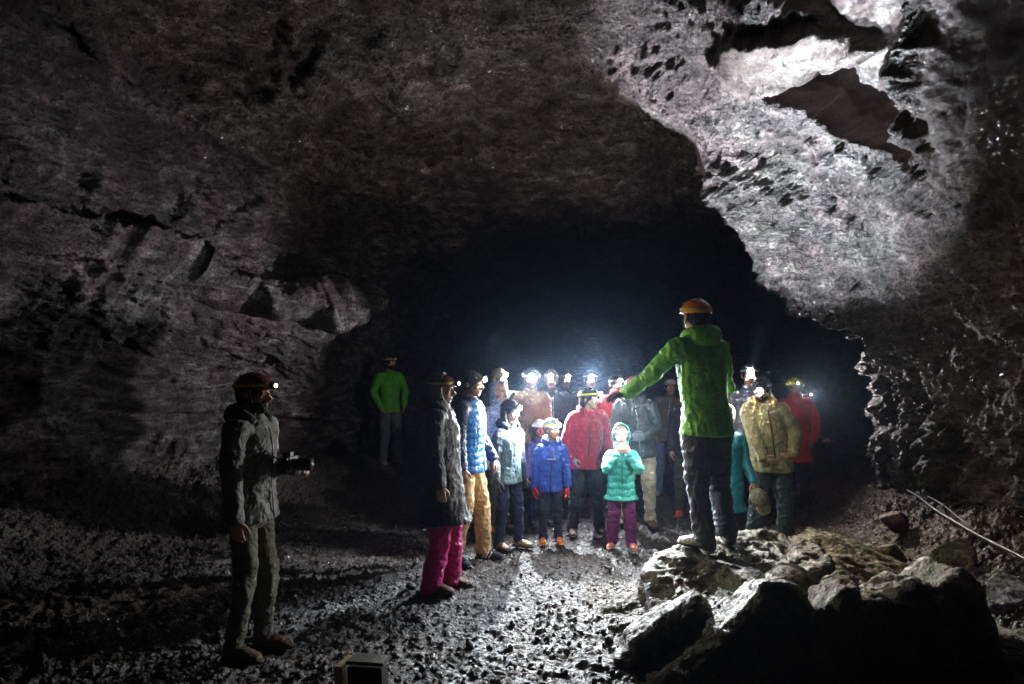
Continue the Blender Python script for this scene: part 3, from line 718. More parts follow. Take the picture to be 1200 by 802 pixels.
    for i in (0, 1):
        fa = R(ft[i][2]); fd = V3(math.sin(fa), -math.cos(fa), 0); sd = V3(math.cos(fa), math.sin(fa), 0); A = ANK[i]; gz_ = A[2]-.085*s
        q = lambda f, u, z: V3(A[0], A[1], gz_)+fd*f*s+sd*u*s+V3(0, 0, z*s)
        bo = Buf()
        bo.tube([q(-.012, 0, .125), q(-.012, 0, .09), q(-.01, 0, .055)], [.041*s, .043*s, .047*s], 14, 2)
        bo.tube([q(-.055, 0, .045), q(-.03, 0, .052), q(.05, 0, .052), q(.12, 0, .043), q(.175, 0, .034)], [(.034*s, .032*s), (.043*s, .042*s), (.045*s, .042*s), (.049*s, .032*s), (.034*s, .022*s)], 16, 3, flat=sd)
        bt = bo.remesh('boot', bs, body, .006, 2, folds(seed+20, .004*s, fx=25, fz=20))
        so = Buf(); so.tube([q(-.075, 0, .014), q(-.03, 0, .014), q(.05, 0, .014), q(.13, 0, .016), q(.195, 0, .02)], [(.030*s, .014*s), (.043*s, .015*s), (.042*s, .015*s), (.050*s, .015*s), (.026*s, .012*s)], 14, 3, flat=sd)
        so.obj('sole', sole or plain('sole_black', (.02, .02, .02), .7), bt)
        if bc:
            if bc[1] == 'stripes':
                for f in (.02, .05, .08):
                    for u in (-1, 1): Buf().tube([q(f-.02, u*.046, .025), q(f, u*.046, .055), q(f+.01, u*.034, .082)], [.006*s]*3, 6, 2).obj('stripe', bc[0], bt)
            else:
                for f in (.045, .070, .095): Buf().tube([q(f, -.03, .076-.25*(f-.045)), q(f, 0, .094-.3*(f-.045)), q(f, .03, .076-.25*(f-.045))], [.005*s]*3, 6, 2).obj('lace', bc[0], bt)
    if gloves:
        for i in (0, 1):
            Gb = Buf(); hand_buf(Gb, WR[i], HD[i][0], HD[i][1], (0, -1, 0) if arms[i] in ('hang', 'pocket') else (0, 0, 1), HS*1.02, curls[i], fat=.0035)
            Gb.remesh('glove', gloves, body, .005, 1)
    # ---------- helmet / cap / lamp
    topz = .0
    if helmet:
        nu, nv = 40, 14; Vv = []
        for lay in (1.0, .93):
            for a in range(nv):
                th = a/(nv-1)*R(97)
                for b in range(nu):
                    u = b/nu*2*np.pi; rx, ry, rz_ = .101, .122, .098
                    x_ = math.sin(th)*math.cos(u)*rx; y_ = math.sin(th)*math.sin(u)*ry+.008; z_ = math.cos(th)*rz_+.034
                    ridge = .004*max(0, math.cos(3*math.atan2(x_, .12)*3.0))*math.sin(th)*(a > 1 and a < nv-4)
                    if a >= nv-2 and y_ < 0: y_ -= .006*(a-nv+3)
                    if math.sin(u) < -.2 and a > nv-3: z_ += .008
                    Vv.append((x_*lay*(1+ridge*6), (y_-.008)*lay*(1+ridge*3)+.008, (z_-.034)*lay*(1+ridge*5)+.034))
        Ff = []; o_ = nv*nu
        for a in range(nv-1):
            for b in range(nu):
                c = (b+1) % nu
                Ff.append((a*nu+b, (a+1)*nu+b, (a+1)*nu+c, a*nu+c)); Ff.append((o_+a*nu+b, o_+a*nu+c, o_+(a+1)*nu+c, o_+(a+1)*nu+b))
        for b in range(nu):
            c = (b+1) % nu; Ff.append(((nv-1)*nu+b, o_+(nv-1)*nu+b, o_+(nv-1)*nu+c, (nv-1)*nu+c))
        ho = mesh_obj('helmet', hx(np.array(Vv)), Ff, helmet, body)
        vt = plain('vent_dark', (.015, .015, .015), .8)
        for q in (-1, 1):
            for yv in (-.045, .0, .05):
                zt = .034+.098*math.sqrt(max(0, 1-(.055/.101)**2-((yv)/.122)**2))+.0005
                Buf().ell((q*.056, yv+.008, zt-.001), (.010, .017, .005), sub=2).xf(hx).obj('vent', vt, ho)
        for q in (-1, 1):
            Buf().tube([(q*.090, -.025, .030), (q*.083, -.030, -.02), (q*.058, -.045, -.075), (0, -.058, -.112)], [(.007, .0025)]*4, 6, 3).xf(hx).obj('chin_strap', plain('strap_dark', (.03, .03, .03), .7) if not helmet_strap else helmet_strap, ho)
            Buf().tube([(q*.088, .06, .03), (q*.085, .02, -.03), (q*.066, -.035, -.06)], [(.006, .0025)]*3, 6, 3).xf(hx).obj('chin_strap', plain('strap_dark', (.03, .03, .03), .7) if not helmet_strap else helmet_strap, ho)
    if cap:
        cb = Buf().ell((0, .012, .052), (.086, .100, .070))
        cb.tube([(0, -.055, .058), (0, -.10, .050), (0, -.148, .038)], [(.07, .006), (.066, .006), (.04, .005)], 16, 3, flat=(1, 0, 0))
        cb.xf(hx).remesh('cap', cap, body, .005, 2)
    if lamp:
        bandc, E, colr, on = lamp['band'], lamp.get('E', 0), lamp.get('col', (.86, .93, 1)), lamp.get('on', 1)
        big = 1.0 if helmet else .88
        a = np.linspace(0, 2*np.pi, 33); zz = .052 if helmet else .045
        rr_ = math.sqrt(max(.05, 1-((zz-.034)/.098)**2))
        pts = np.stack([np.cos(a)*(.1015*rr_+.003)*big, np.sin(a)*(.1225*rr_+.003)*big+.008, zz+.010*np.sin(a)*-1], -1)
        L = Buf()
        vv = []; 
        for p_, nrm in zip(pts, np.stack([np.cos(a), np.sin(a), a*0], -1)):
            for dz_, dr in ((-.010, 0), (.010, 0), (.010, .003), (-.010, .003)): vv.append(p_+nrm*dr+V3(0, 0, dz_))
        ff = []
        for j in range(32):
            for q in range(4): r_ = (q+1) % 4; ff.append((j*4+q, j*4+r_, j*4+4+r_, j*4+4+q))
        yf = pts[:, 1].min()
        fr = V3(0, yf-.012, zz+.008)
        hb_ = Buf().ell(fr, (.035, .018, .025), sub=3)
        hb_.xf(hx); lo_ = hb_.obj('headlamp', lamp.get('house') or plain('lamp_house', (.06, .06, .065), .4), body)
        mesh_obj('band', hx(np.array(vv)), ff, bandc, lo_, smooth=False)
        lc = fr+V3(0, -.017, 0)
        Buf().ell(lc, (.027, .011, .023) if lamp.get('glow', 400) > 250 else (.015, .009, .012), sub=2).xf(hx).obj('lens', plain('lens_%s' % lamp.get('lm', 'white'), colr, .1, emit=lamp.get('glow', 400) if on else 0), lo_)
        pos = hx((lc+V3(0, -.020, 0))[None])[0]
        wp = np.array([x0+pos[0]*c_-pos[1]*s_, Y+pos[0]*s_+pos[1]*c_, z0+pos[2]])
        dl = HM@V3(0, -1, 0); wd = np.array([dl[0]*c_-dl[1]*s_, dl[0]*s_+dl[1]*c_, dl[2]])
        if on and E: HL_ON.append(dict(p=wp, d=wd, E=E, col=colr, aim=lamp.get('aim'), size=lamp.get('size', 105), blend=lamp.get('blend', 1), spill=lamp.get('spill', 0)))
    body.location = (x0, Y, z0); body.rotation_euler = (0, 0, rz)
    body['_s'] = s
    del body['_s']
    return body, dict(WR=WR, HD=HD, headc=headc, hx=hx, s=s, shz=shz, hz=hz, HS=HS, w=lambda p: np.array([x0+p[0]*c_-p[1]*s_, Y+p[0]*s_+p[1]*c_, z0+p[2]]), chest=chest)
# ---------------------------------------------------------------- boulders

def finish_rock(buf, label, mat, seed, vox=.014, amp=1.0):
    tmp = mesh_obj('tmp', buf.verts(), buf.f)
    md = tmp.modifiers.new('r', 'REMESH'); md.mode = 'VOXEL'; md.voxel_size = vox
    ms = tmp.modifiers.new('s', 'SMOOTH'); ms.iterations = 2; ms.factor = .5
    dg = bpy.context.evaluated_depsgraph_get(); dg.update()
    me = bpy.data.meshes.new_from_object(tmp.evaluated_get(dg)); om = tmp.data
    bpy.data.objects.remove(tmp); bpy.data.meshes.remove(om); me.name = 'boulder'
    n = len(me.vertices); c = np.zeros(n*3, np.float32); me.vertices.foreach_get('co', c); c = c.reshape(-1, 3).astype(float)
    nr = np.zeros(n*3, np.float32); me.vertices.foreach_get('normal', nr); nr = nr.reshape(-1, 3)
    q = c+seed*3.7
    w_ = np.stack([perlin(q*3), perlin(q*3+9), perlin(q*3+19)], -1)*.1
    d = ridged((q+w_)*2.2, 3)*.024+fbm((q+w_)*7, 4)*.015+ridged(q*19, 2)*.006+perlin(q*44)*.004
    st = perlin(np.stack([q[:, 0]*3, q[:, 1]*3, q[:, 2]*22+perlin(q*4)*1.5], -1))*.012
    c = c+nr*((d+st-.012)*amp)[:, None]
    cen = c.mean(0); cen[2] = c[:, 2].min(); c = c-cen
    me.vertices.foreach_set('co', c.astype(np.float32).ravel()); me.polygons.foreach_set('use_smooth', np.ones(len(me.polygons), dtype=bool)); me.update()
    me.materials.clear(); me.materials.append(mat)
    o = bpy.data.objects.new('boulder', me); COL.objects.link(o); o.location = cen
    return tag(o, label, 'boulder', 'boulders heaped at the right of the path')
def loft_rings(rings):
    """closed solid from equally long rings of points"""
    b = Buf(); m = len(rings[0]); V = np.concatenate([np.array(r_, float) for r_ in rings]); F_ = []
    for k in range(len(rings)-1):
        for j in range(m):
            q = (j+1) % m; F_.append((k*m+j, k*m+q, (k+1)*m+q, (k+1)*m+j))
    c0 = len(V); V = np.concatenate([V, [np.mean(rings[0], 0), np.mean(rings[-1], 0)]])
    for j in range(m):
        q = (j+1) % m; F_.append((c0, q, j)); F_.append((c0+1, (len(rings)-1)*m+j, (len(rings)-1)*m+q))
    b.add(V, F_); return b
def wedge_rock(outline, Y, depth, label, seed, mat=None, back=.82, skew=0, amp=1.0, front=-.06):
    """outline of the face towards the path, given depth; the back sinks and narrows"""
    f = np.array([px2w(a, b, Y) for a, b in outline]); c = f.mean(0)
    bt = f[:, 2].min()
    r0 = f.copy(); r0 = c+(f-c)*.9; r0[:, 1] = Y+front+.25*(c[2]-f[:, 2])*0; r0[:, 2] = bt+(f[:, 2]-bt)*.90
    r1 = f.copy()
    r2 = f.copy(); r2[:, 1] += depth*.55; r2[:, 0] += skew*.5; r2[:, 2] = bt+(f[:, 2]-bt)*(.45+.55*back)
    r3 = c+(f-c)*.8; r3[:, 1] = Y+depth; r3[:, 0] += skew; r3[:, 2] = bt+(f[:, 2]-bt)*back*.75
    return finish_rock(loft_rings([r0, r1, r2, r3]), label, mat or M_bould, seed, amp=amp)
def slab_rock(top, base, label, seed, mat=None, flare=.12, amp=1.0, vox=.016):
    """top: (px, Y, z) corners of the upper face"""
    t = np.array([((a-CX)/F*Y_, Y_, z_) for a, Y_, z_ in top]); c = t.mean(0)
    r1 = t; r0 = c+(t-c)*.5; r0[:, 2] = (c[2]+t[:, 2])/2+.015
    r2 = c+(t-c)*(1+flare*.5); r2[:, 2] = t[:, 2]*.45+base*.55
    r3 = c+(t-c)*(1+flare); r3[:, 2] = base
    return finish_rock(loft_rings([r0, r1, r2, r3]), label, mat or M_bould, seed, amp=amp, vox=vox)
slab_rock([(756, 4.95, .32), (790, 5.2, .40), (845, 5.45, .44), (905, 5.5, .44), (950, 5.3, .42), (975, 4.95, .36), (948, 4.55, .24), (900, 4.35, .17), (850, 4.2, .10), (790, 4.3, .08), (762, 4.6, .18)], -.15, 'broad wet slab sloping towards us that the guide in the green jacket stands on', 11, amp=1.15)
wedge_rock([(712, 850), (724, 777), (747, 745), (790, 715), (818, 698), (832, 712), (836, 760), (838, 850)], 4.0, .35, 'dark wedge at the left end of the rock heap, below the slab', 12, back=.9)
slab_rock([(701, 4.75, .06), (716, 4.85, .13), (735, 4.9, .14), (752, 4.8, .10), (758, 4.65, .03), (720, 4.6, .02)], -.12, 'small mossy knob on the gravel just left of the rock heap', 13, flare=.3)
wedge_rock([(740, 860), (765, 800), (828, 755), (872, 712), (894, 684), (915, 690), (936, 694), (962, 730), (955, 860)], 3.72, .40, 'big dark slab with a long slanting left edge, lowest in the middle of the heap', 14, back=.9)
wedge_rock([(948, 860), (955, 745), (968, 712), (986, 692), (1006, 690), (1004, 735), (1006, 860)], 3.66, .55, 'tall narrow upright stone with a pale brown side between two black boulders', 15, M_bouldy, back=.95, skew=.14)
wedge_rock([(1000, 860), (996, 740), (1000, 712), (1040, 708), (1072, 684), (1098, 694), (1126, 668), (1150, 688), (1166, 728), (1172, 762), (1205, 792), (1215, 860)], 3.72, .6, 'largest black-faced boulder at the lower right with a jagged top', 16, back=.92)
slab_rock([(912, 5.75, .26), (950, 5.95, .36), (1000, 5.9, .30), (1050, 5.6, .18), (1082, 5.3, .10), (1040, 5.0, .10), (985, 5.0, .20), (940, 5.3, .30)], -.12, 'ochre ridge-backed rock right behind the slab, beside the dark trouser legs', 17, M_bouldy)
slab_rock([(985, 4.65, .20), (1030, 4.8, .24), (1080, 4.75, .22), (1120, 4.6, .18), (1130, 4.3, .12), (1060, 4.1, .14), (1000, 4.15, .16)], -.15, 'long mossy ochre-topped rock behind the largest black boulder', 20, M_bouldy)
boulder(935, 705, 4.55, (.20, .2, .16), 'dark rough rock wedged between the slab and the upright stone', 23, rot=(10, 20, 0), cuts=8)
boulder(1190, 728, 4.6, (.32, .3, .24), 'pale grey angular rock at the right edge of the photo', 19, M_bouldg, rot=(0, -10, 20), cuts=8, extra=[((0, -1, .5), .5)])
boulder(1118, 652, 5.6, (.13, .12, .13), 'small pointed grey stone on the bank below the cable', 21, M_bould, rot=(0, 30, 0), cuts=7, sub=4)
boulder(1046, 612, 6.6, (.12, .1, .09), 'reddish stone on the bank behind the ochre rock', 22, M_bouldr, rot=(0, 10, 40), cuts=7, sub=4)
boulder(1062, 562, 8.6, (.16, .14, .12), 'small brown stone at the wall foot where the cable starts', 24, M_bouldr, rot=(0, 0, 0), cuts=7, sub=4)
#boulder(1165, 600, 5.9, (.2, .15, .18), 'reddish rock leaning on the right wall just above the cable', 25, M_bouldr, rot=(0, 24, 30), cuts=7)
boulder(712, 792, 4.1, (.12, .12, .07), 'low flat stone on the gravel at the foot of the left wedge', 26, rot=(0, 0, 70), cuts=7, sub=4)
boulder(1195, 812, 3.9, (.4, .3, .26), 'low dark rock in the bottom right corner', 27, rot=(0, 0, 10), cuts=7)
boulder(1042, 648, 5.9, (.12, .1, .09), 'little ochre stone between the ochre rock and the reddish bank', 28, M_bouldy, rot=(0, 20, 10), cuts=6, sub=4)

# ================================================================ the group
SOLE_T = plain('sole_tan', (.25, .18, .1), .7)
yel = plain('band_yellow', (.75, .55, .06), .5); dkb = plain('band_dark', (.03, .03, .035), .6); gry = plain('band_grey', (.35, .35, .36), .5)
h_burg = plain('helmet_burgundy', (.16, .02, .025), .3, coat=.4); h_red = plain('helmet_red', (.5, .03, .03), .3, coat=.4); h_orange = plain('helmet_orange', (1.0, .27, .012), .3, coat=.4)
h_white = plain('helmet_white', (.7, .72, .75), .3, coat=.4); h_dark = plain('helmet_black', (.03, .032, .035), .3, coat=.4); h_pink = plain('helmet_pink', (.7, .18, .22), .3, coat=.4)
h_yel = plain('helmet_yellow', (.65, .55, .05), .3, coat=.4); h_grey = plain('helmet_grey', (.3, .33, .34), .3, coat=.4)
brown_boot = cloth('boot_brown', (.10, .062, .035), .6); dark_boot = cloth('boot_dark', (.03, .028, .027), .6); tan_boot = cloth('boot_tan', (.26, .19, .11), .65)
lace = plain('lace_light', (.5, .48, .42), .7)
W = (.84, .92, 1.0); WW = (1.0, .93, .78)
def L(band=yel, E=0, **k): return dict(band=band, E=E, **k)

P = {}
P['left'], A_left = person('man in grey softshell jacket and olive trousers with a camera, standing nearest the left wall', 294, 4.25, 1.745, 80,
    seed=1, vox=.0055, lean=(0, -.02), arms=('hang', (.13, -.23, 1.15)), arm_dirs=(None, ((-.3, -1, .1), (-.4, 0, -1))), jacket=cloth('softshell_grey', (.115, .115, .105), .6, spec=.4), hem=.86, hood=cloth('softshell_hood', (.07, .07, .07)),
    zipper=plain('zip_dark', (.03, .03, .03), .5), trousers=cloth('trousers_olive', (.10, .095, .07)), tslim=.82, boots=(brown_boot, (lace, 'lace')), hair=('dark', 'short'), beard='brown', helmet=h_burg,
    lamp=L(yel, 8, col=(1, .9, .6), lm='amber', glow=14, aim=(1.6, 5.2, 1.5), size=60), feet=((-.10, .05, -6), (.10, -.03, 10)), pitch=4, curls=(.35, .6))
P['fargreen'], _ = person('man in bright green jacket, hands in pockets, standing alone at the back left', 457, 10.9, 1.74, 32,
    seed=2, vox=.009, jslim=.88, sleeve=.9, arms=('pocket', 'pocket'), jacket=cloth('jacket_lime', (.10, .42, .012), .6), hem=.84, zipper=plain('zip_green', (.05, .2, .02)), trousers=cloth('trousers_grey', (.10, .10, .105)), boots=(tan_boot, None), beard='dark', hair=('dark', 'short'),
    helmet=h_dark, lamp=L(yel, 0, on=0, lm='off', col=(.8, .75, .5)), yaw=15)
P['pink'], _ = person('woman in a long charcoal coat and magenta trousers, grey hood under a burgundy helmet', 518, 5.43, 1.72, 82,
    seed=3, vox=.007, lean=(0, .01), arms=('hang', 'hang'), jacket=cloth('coat_charcoal', (.028, .03, .032), .65, spec=.3), hem=.58, jslim=1.12, sleeve=1.1, hood=cloth('coat_hood', (.03, .032, .035)), trousers=cloth('trousers_magenta', (.55, .008, .16), .5), tslim=1.1, cuff_loose=1.15,
    hood_up=cloth('hood_grey', (.16, .16, .16)), boots=(brown_boot, None), helmet=h_burg, helmet_strap=plain('strap_light', (.55, .5, .42), .6), lamp=L(yel, 10, col=(1, .85, .4), lm='warm', glow=60, aim=(3, 5, 1.2)), pitch=3, zipper=plain('zip_silver', (.5, .5, .5), .3, 1), feet=((-.09, .06, -6), (.09, -.05, 6)), skc=(.5, .3, .22))
P['blue'], _ = person('man in royal blue quilted jacket, tan trousers and striped black trainers', 549, 6.22, 1.74, 70,
    seed=4, lean=(0, -.03), arms=('hang', (.22, -.16, .92)), jacket=cloth('sleeve_navy', (.012, .02, .05), .6), vest=cloth('quilt_blue', (.012, .16, .48), .38, spec=.5), puff=.010, pitchq=.06, hem=.84, trousers=cloth('trousers_tan', (.42, .27, .12), .7), tslim=1.02, cuff_loose=1.1,
    boots=(cloth('trainer_black', (.02, .02, .022)), (plain('white_stripe', (.8, .8, .78), .5), 'stripes')), hair=('dark', 'short'), cap=cloth('cap_dark', (.03, .03, .03)), lamp=L(dkb, 45, col=WW, lm='warmwhite', glow=300), pitch=4, feet=((-.14, .08, -16), (.12, -.10, 6)), zipper=plain('zip_dark', (.03, .03, .03), .5), skn='skin_b', skc=(.38, .2, .13))
P['pattern'], _ = person('person in pale blue patterned jacket, behind the grey-green anorak', 579, 7.35, 1.60, 55,
    lean=(.03, -.03), hipx=.02, seed=5, jacket=cloth('jacket_pattern', (.22, .27, .42), .6, scale=5, var=.8), hood_up=cloth('jacket_pattern', (.2, .2, .2)), trousers=cloth('trousers_moss', (.05, .055, .035)), boots=(brown_boot, None))
P['backA'], _ = person('blond person with a white headlamp, behind the man in the blue quilted jacket', 589, 8.3, 1.74, 25,
    lean=(-.04, 0), yaw=12, seed=6, jacket=cloth('jacket_teal_dark', (.03, .07, .08)), trousers=cloth('trousers_black', (.018, .018, .02)), boots=(dark_boot, None), hair=('blond', 'long'), lamp=L(gry, 42, col=(1, .93, .92), glow=1200, lm='backa', size=130, aim=(-1.6, 6, 4.6)))
P['teen'], _ = person('teenager in a grey-green anorak with dark hood and navy trousers, turned to the right', 594, 6.7, 1.45, 48,
    seed=7, lean=(.02, -.03), pitch=6, arms=('hang', 'hang'), jacket=cloth('sleeve_black', (.025, .03, .04), .5, spec=.5), vest=cloth('anorak_front', (.09, .15, .17), .55), hem=.78, hood=cloth('sleeve_black', (0, 0, 0)), zipper=plain('zip_silver', (.5, .5, .5), .3, 1), trousers=cloth('trousers_navy', (.018, .025, .06)), tslim=.85,
    boots=(tan_boot, (lace, 'lace')), gloves=cloth('glove_dark', (.02, .02, .025)), hair=('dark', 'long'), lamp=L(dkb, 110, col=W, glow=500, size=110, aim=(-2.2, 5, 0)), feet=((-.10, .04, -10), (.12, -.08, 14)))
P['beige'], _ = person('person in beige jacket with the brightest headlamp, behind the teenager', 619, 7.9, 1.75, 10,
    lean=(.03, -.02), yaw=-10, jslim=.9, seed=8, jacket=cloth('jacket_beige', (.30, .22, .13), .7), trousers=cloth('trousers_black', (0, 0, 0)), boots=(dark_boot, None), hair=('blond', 'short'), helmet=h_grey, lamp=L(gry, 420, col=W, glow=3000, size=90, aim=(.8, 5.2, 0)), pitch=8)
P['tall'], _ = person('tall man in dark slate jacket with a headlamp, straight above the child in blue', 648, 8.55, 1.72, 4,
    lean=(-.02, 0), yaw=-12, jslim=.92, seed=9, jacket=cloth('jacket_slate', (.06, .075, .085), .6), zipper=plain('zip_silver', (.5, .5, .5), .3, 1), trousers=cloth('trousers_black', (0, 0, 0)), boots=(dark_boot, None), hair=('grey', 'short'), lamp=L(gry, 210, col=(.95, .92, 1), glow=1200, size=78, aim=(-4.0, 8.0, 1.9)))
P['tallb'], _ = person('person hidden behind the slate jacket whose yellowish headlamp shows beside it', 663, 9.3, 1.70, -10,
    yaw=20, seed=10, jacket=cloth('jacket_black', (.02, .022, .025), .6), trousers=cloth('trousers_black', (0, 0, 0)), boots=(dark_boot, None), hair=('dark', 'short'), lamp=L(yel, 60, col=(1, .9, .84), lm='warmer', glow=1000, size=135, aim=(.4, 9.0, 5)))
P['smallwhite'], _ = person('small child in white helmet and patterned blue jacket, behind the child in bright blue', 632, 7.7, 1.17, 12,
    seed=11, jacket=cloth('jacket_dots', (.10, .13, .3), .6, scale=9, var=.95), trousers=cloth('trousers_navy', (0, 0, 0)), boots=(dark_boot, None), helmet=h_white)
P['bluekid'], A_blue = person('child in bright blue jacket, red gloves, orange trainers and grey helmet', 645, 6.9, 1.245, 4,
    seed=12, vox=.006, yaw=28, lean=(.015, -.01), hipx=-.01, arms=('hang', 'hang'), jacket=cloth('jacket_kidblue', (.018, .06, .33), .45, spec=.5), hem=.74, hood=cloth('jacket_kidblue', (0, 0, 0)), zipper=plain('zip_dark', (.03, .03, .03), .5), trousers=cloth('trousers_kidnavy', (.02, .025, .045)), tslim=.92,
    boots=(cloth('trainer_orange', (.75, .2, .03)), (plain('trainer_blue', (.03, .06, .4)), 'stripes')), sole=plain('sole_orange', (.8, .25, .04), .6), gloves=cloth('glove_red', (.6, .02, .03)), helmet=h_grey, lamp=L(yel, 170, col=W, glow=700, size=100, aim=(-4, 6.0, .9)), skc=(.45, .22, .13), skn='skin_kid', feet=((-.11, 0, -6), (.11, 0, 6)))
P['crimson'], _ = person('person in crimson fleece and black trousers, dark helmet with a yellow band, looking right', 687, 7.25, 1.545, 12,
    seed=13, yaw=45, lean=(.03, .0), hipx=-.03, arms=('pocket', 'pocket'), jacket=cloth('fleece_crimson', (.33, .015, .035), .9, sheen=1), hem=.80, jslim=1.18, zipper=plain('zip_dark', (.03, .03, .03), .5), collar=1, hood=cloth('collar_crimson', (.25, .012, .03)), trousers=cloth('trousers_black2', (.022, .024, .03), .6), tslim=1.02, boots=(brown_boot, (lace, 'lace')),
    hair=('dark', 'tail'), helmet=h_dark, lamp=L(yel, 260, col=(1, .97, .9), lm='warmwhite', glow=300, size=70, aim=(1.6, 4.9, .3)), feet=((-.17, 0, -12), (.17, 0, 12)))
P['backB'], _ = person('person in a black jacket with a bare white headlamp, straight behind the crimson fleece', 692, 8.8, 1.71, 0,
    seed=14, jacket=cloth('jacket_black', (0, 0, 0)), trousers=cloth('trousers_black', (0, 0, 0)), boots=(dark_boot, None), hair=('dark', 'short'), lamp=L(gry, 190, col=W, glow=2600, size=100, aim=(1.2, 5, .2)))
P['teal'], _ = person('small child in turquoise quilted jacket, hood up, purple trousers, hands at the mouth', 728, 6.72, 1.20, -2,
    seed=15, vox=.006, yaw=-8, arms=('mouth', 'mouth'), jacket=cloth('quilt_turquoise', (.03, .38, .31), .4, spec=.5), puff=.011, pitchq=.065, jslim=1.12, hem=.70, sleeve=1.15, zipper=plain('zip_teal', (.03, .3, .25)), hood_up=cloth('quilt_turquoise', (0, 0, 0)), trousers=cloth('trousers_purple', (.14, .02, .10), .6), tslim=1.12, cuff_loose=1.15,
    boots=(cloth('boot_pink', (.62, .22, .17)), None), sole=plain('sole_pink', (.6, .25, .2), .6), lamp=L(gry, 110, col=W, glow=1500, size=110, aim=(.6, 5.0, 0)), skc=(.5, .3, .2), feet=((-.13, .02, -20), (.13, -.06, 14)))
P['rain'], A_rain = person('adult in black rain jacket, cream trousers and pink helmet, hands clasped at the chest', 746, 7.6, 1.66, -6,
    seed=16, lean=(-.03, -.02), hipx=.03, yaw=-14, arms=('front', 'front'), jacket=cloth('rain_black', (.045, .055, .06), .42, spec=.6), hem=.82, zipper=plain('zip_silver', (.5, .5, .5), .3, 1), hood=cloth('rain_black', (0, 0, 0)), trousers=cloth('trousers_cream', (.50, .44, .33), .8), tslim=1.0, boots=(brown_boot, (lace, 'lace')),
    helmet=h_pink, lamp=L(gry, 950, col=W, glow=1800, size=66, blend=1, aim=(2.95, 7.1, 3.45)), gloves=cloth('glove_grey', (.25, .27, .28)), curls=(.9, .9), feet=((-.15, .04, -10), (.16, 0, 12)))
P['redback'], _ = person('person in a scarlet jacket and headlamp, mostly hidden behind the black rain jacket', 725, 8.5, 1.66, 0,
    lean=(-.03, 0), yaw=14, seed=17, jacket=cloth('jacket_scarlet', (.6, .02, .02), .5), trousers=cloth('trousers_black', (0, 0, 0)), boots=(dark_boot, None), hair=('dark', 'short'), scarf=cloth('jacket_scarlet', (0, 0, 0)), lamp=L(gry, 800, col=(.9, .9, 1), glow=900, size=42, aim=(1.9, 7.2, 4.8)))
P['jeans'], _ = person('person in brown jacket, blue jeans and pale cap, behind the outstretched arm of the guide', 783, 9.3, 1.60, -12,
    lean=(.03, 0), hipx=-.03, seed=18, arms=('pocket', 'pocket'), jacket=cloth('jacket_brown', (.12, .095, .06), .8), hem=.82, zipper=plain('zip_silver', (.5, .5, .5), .3, 1), trousers=cloth('denim_blue', (.09, .16, .27), .8), boots=(cloth('trainer_grey', (.3, .3, .32)), None), hair=('brown', 'short'), cap=cloth('cap_pale', (.55, .5, .5)), feet=((-.15, 0, -10), (.15, 0, 10)))
P['guide'], A_guide = person('guide in lime green jacket and orange helmet, standing on the slab, one arm out', 828, 5.15, 1.85, 200, z=.415,
    seed=19, vox=.0055, lean=(.10, .0), arms=((-.44, -.32, 1.16), (.50, -.36, 1.13)), arm_dirs=(((-.6, -.8, .3), (0, 0, -1)), ((1, -.25, -.1), (0, -.2, -1))), arm_poles=((.1, .2, -1), (.3, .5, -1)), jacket=cloth('jacket_green', (.16, .54, .012), .5, spec=.5), hem=.80, jslim=1.0, sleeve=1.0, hood=cloth('jacket_green', (0, 0, 0)),
    trousers=cloth('trousers_slate', (.07, .08, .10), .6), tslim=1.12, boots=(cloth('shoe_white', (.7, .7, .68)), (plain('lace_grey', (.3, .3, .3)), 'lace')), gloves=cloth('glove_black', (.02, .022, .022)), hair=('dark', 'short'),
    helmet=h_orange, lamp=L(plain('band_black_yellow', (.6, .5, .1), .5), 50, col=(.95, .96, 1), glow=200, size=125, aim=(.7, 7.6, 1.0)), feet=((-.17, .0, -20), (.06, .06, 34)), hipx=-.0, yaw=-4, no_face=True, amp=.013)
P['behindguide'], _ = person('person in dark trousers and red shoes hidden behind the legs of the guide', 806, 8.1, 1.55, 0,
    seed=20, jacket=cloth('jacket_black', (0, 0, 0)), hem=.8, trousers=cloth('trousers_moss', (0, 0, 0)), boots=(cloth('shoe_red', (.55, .05, .05)), None), hair=('dark', 'short'))
P['tealcoat'], A_tc = person('youngster in deep teal coat, half hidden between the guide and the khaki jacket', 852, 6.5, 1.42, 8,
    seed=21, arms=('hang', (.20, -.12, .70)), jacket=cloth('coat_teal', (.01, .20, .24), .4, spec=.6), hem=.52, jslim=1.05, trousers=cloth('trousers_black2', (0, 0, 0)), boots=(dark_boot, None), hair=('dark', 'short'), curls=(.3, .9))
P['darkR'], _ = person('tall person in smoke grey jacket whose headlamp shines highest, right of the guide', 875, 7.35, 1.80, -8,
    lean=(.03, -.02), yaw=-8, seed=22, jacket=cloth('jacket_smoke', (.10, .10, .12), .6), trousers=cloth('trousers_black', (0, 0, 0)), boots=(dark_boot, None), hair=('dark', 'short'), lamp=L(gry, 1050, col=W, lm='white2', glow=2600, size=38, blend=1, aim=(2.75, 5.75, 4.55)))
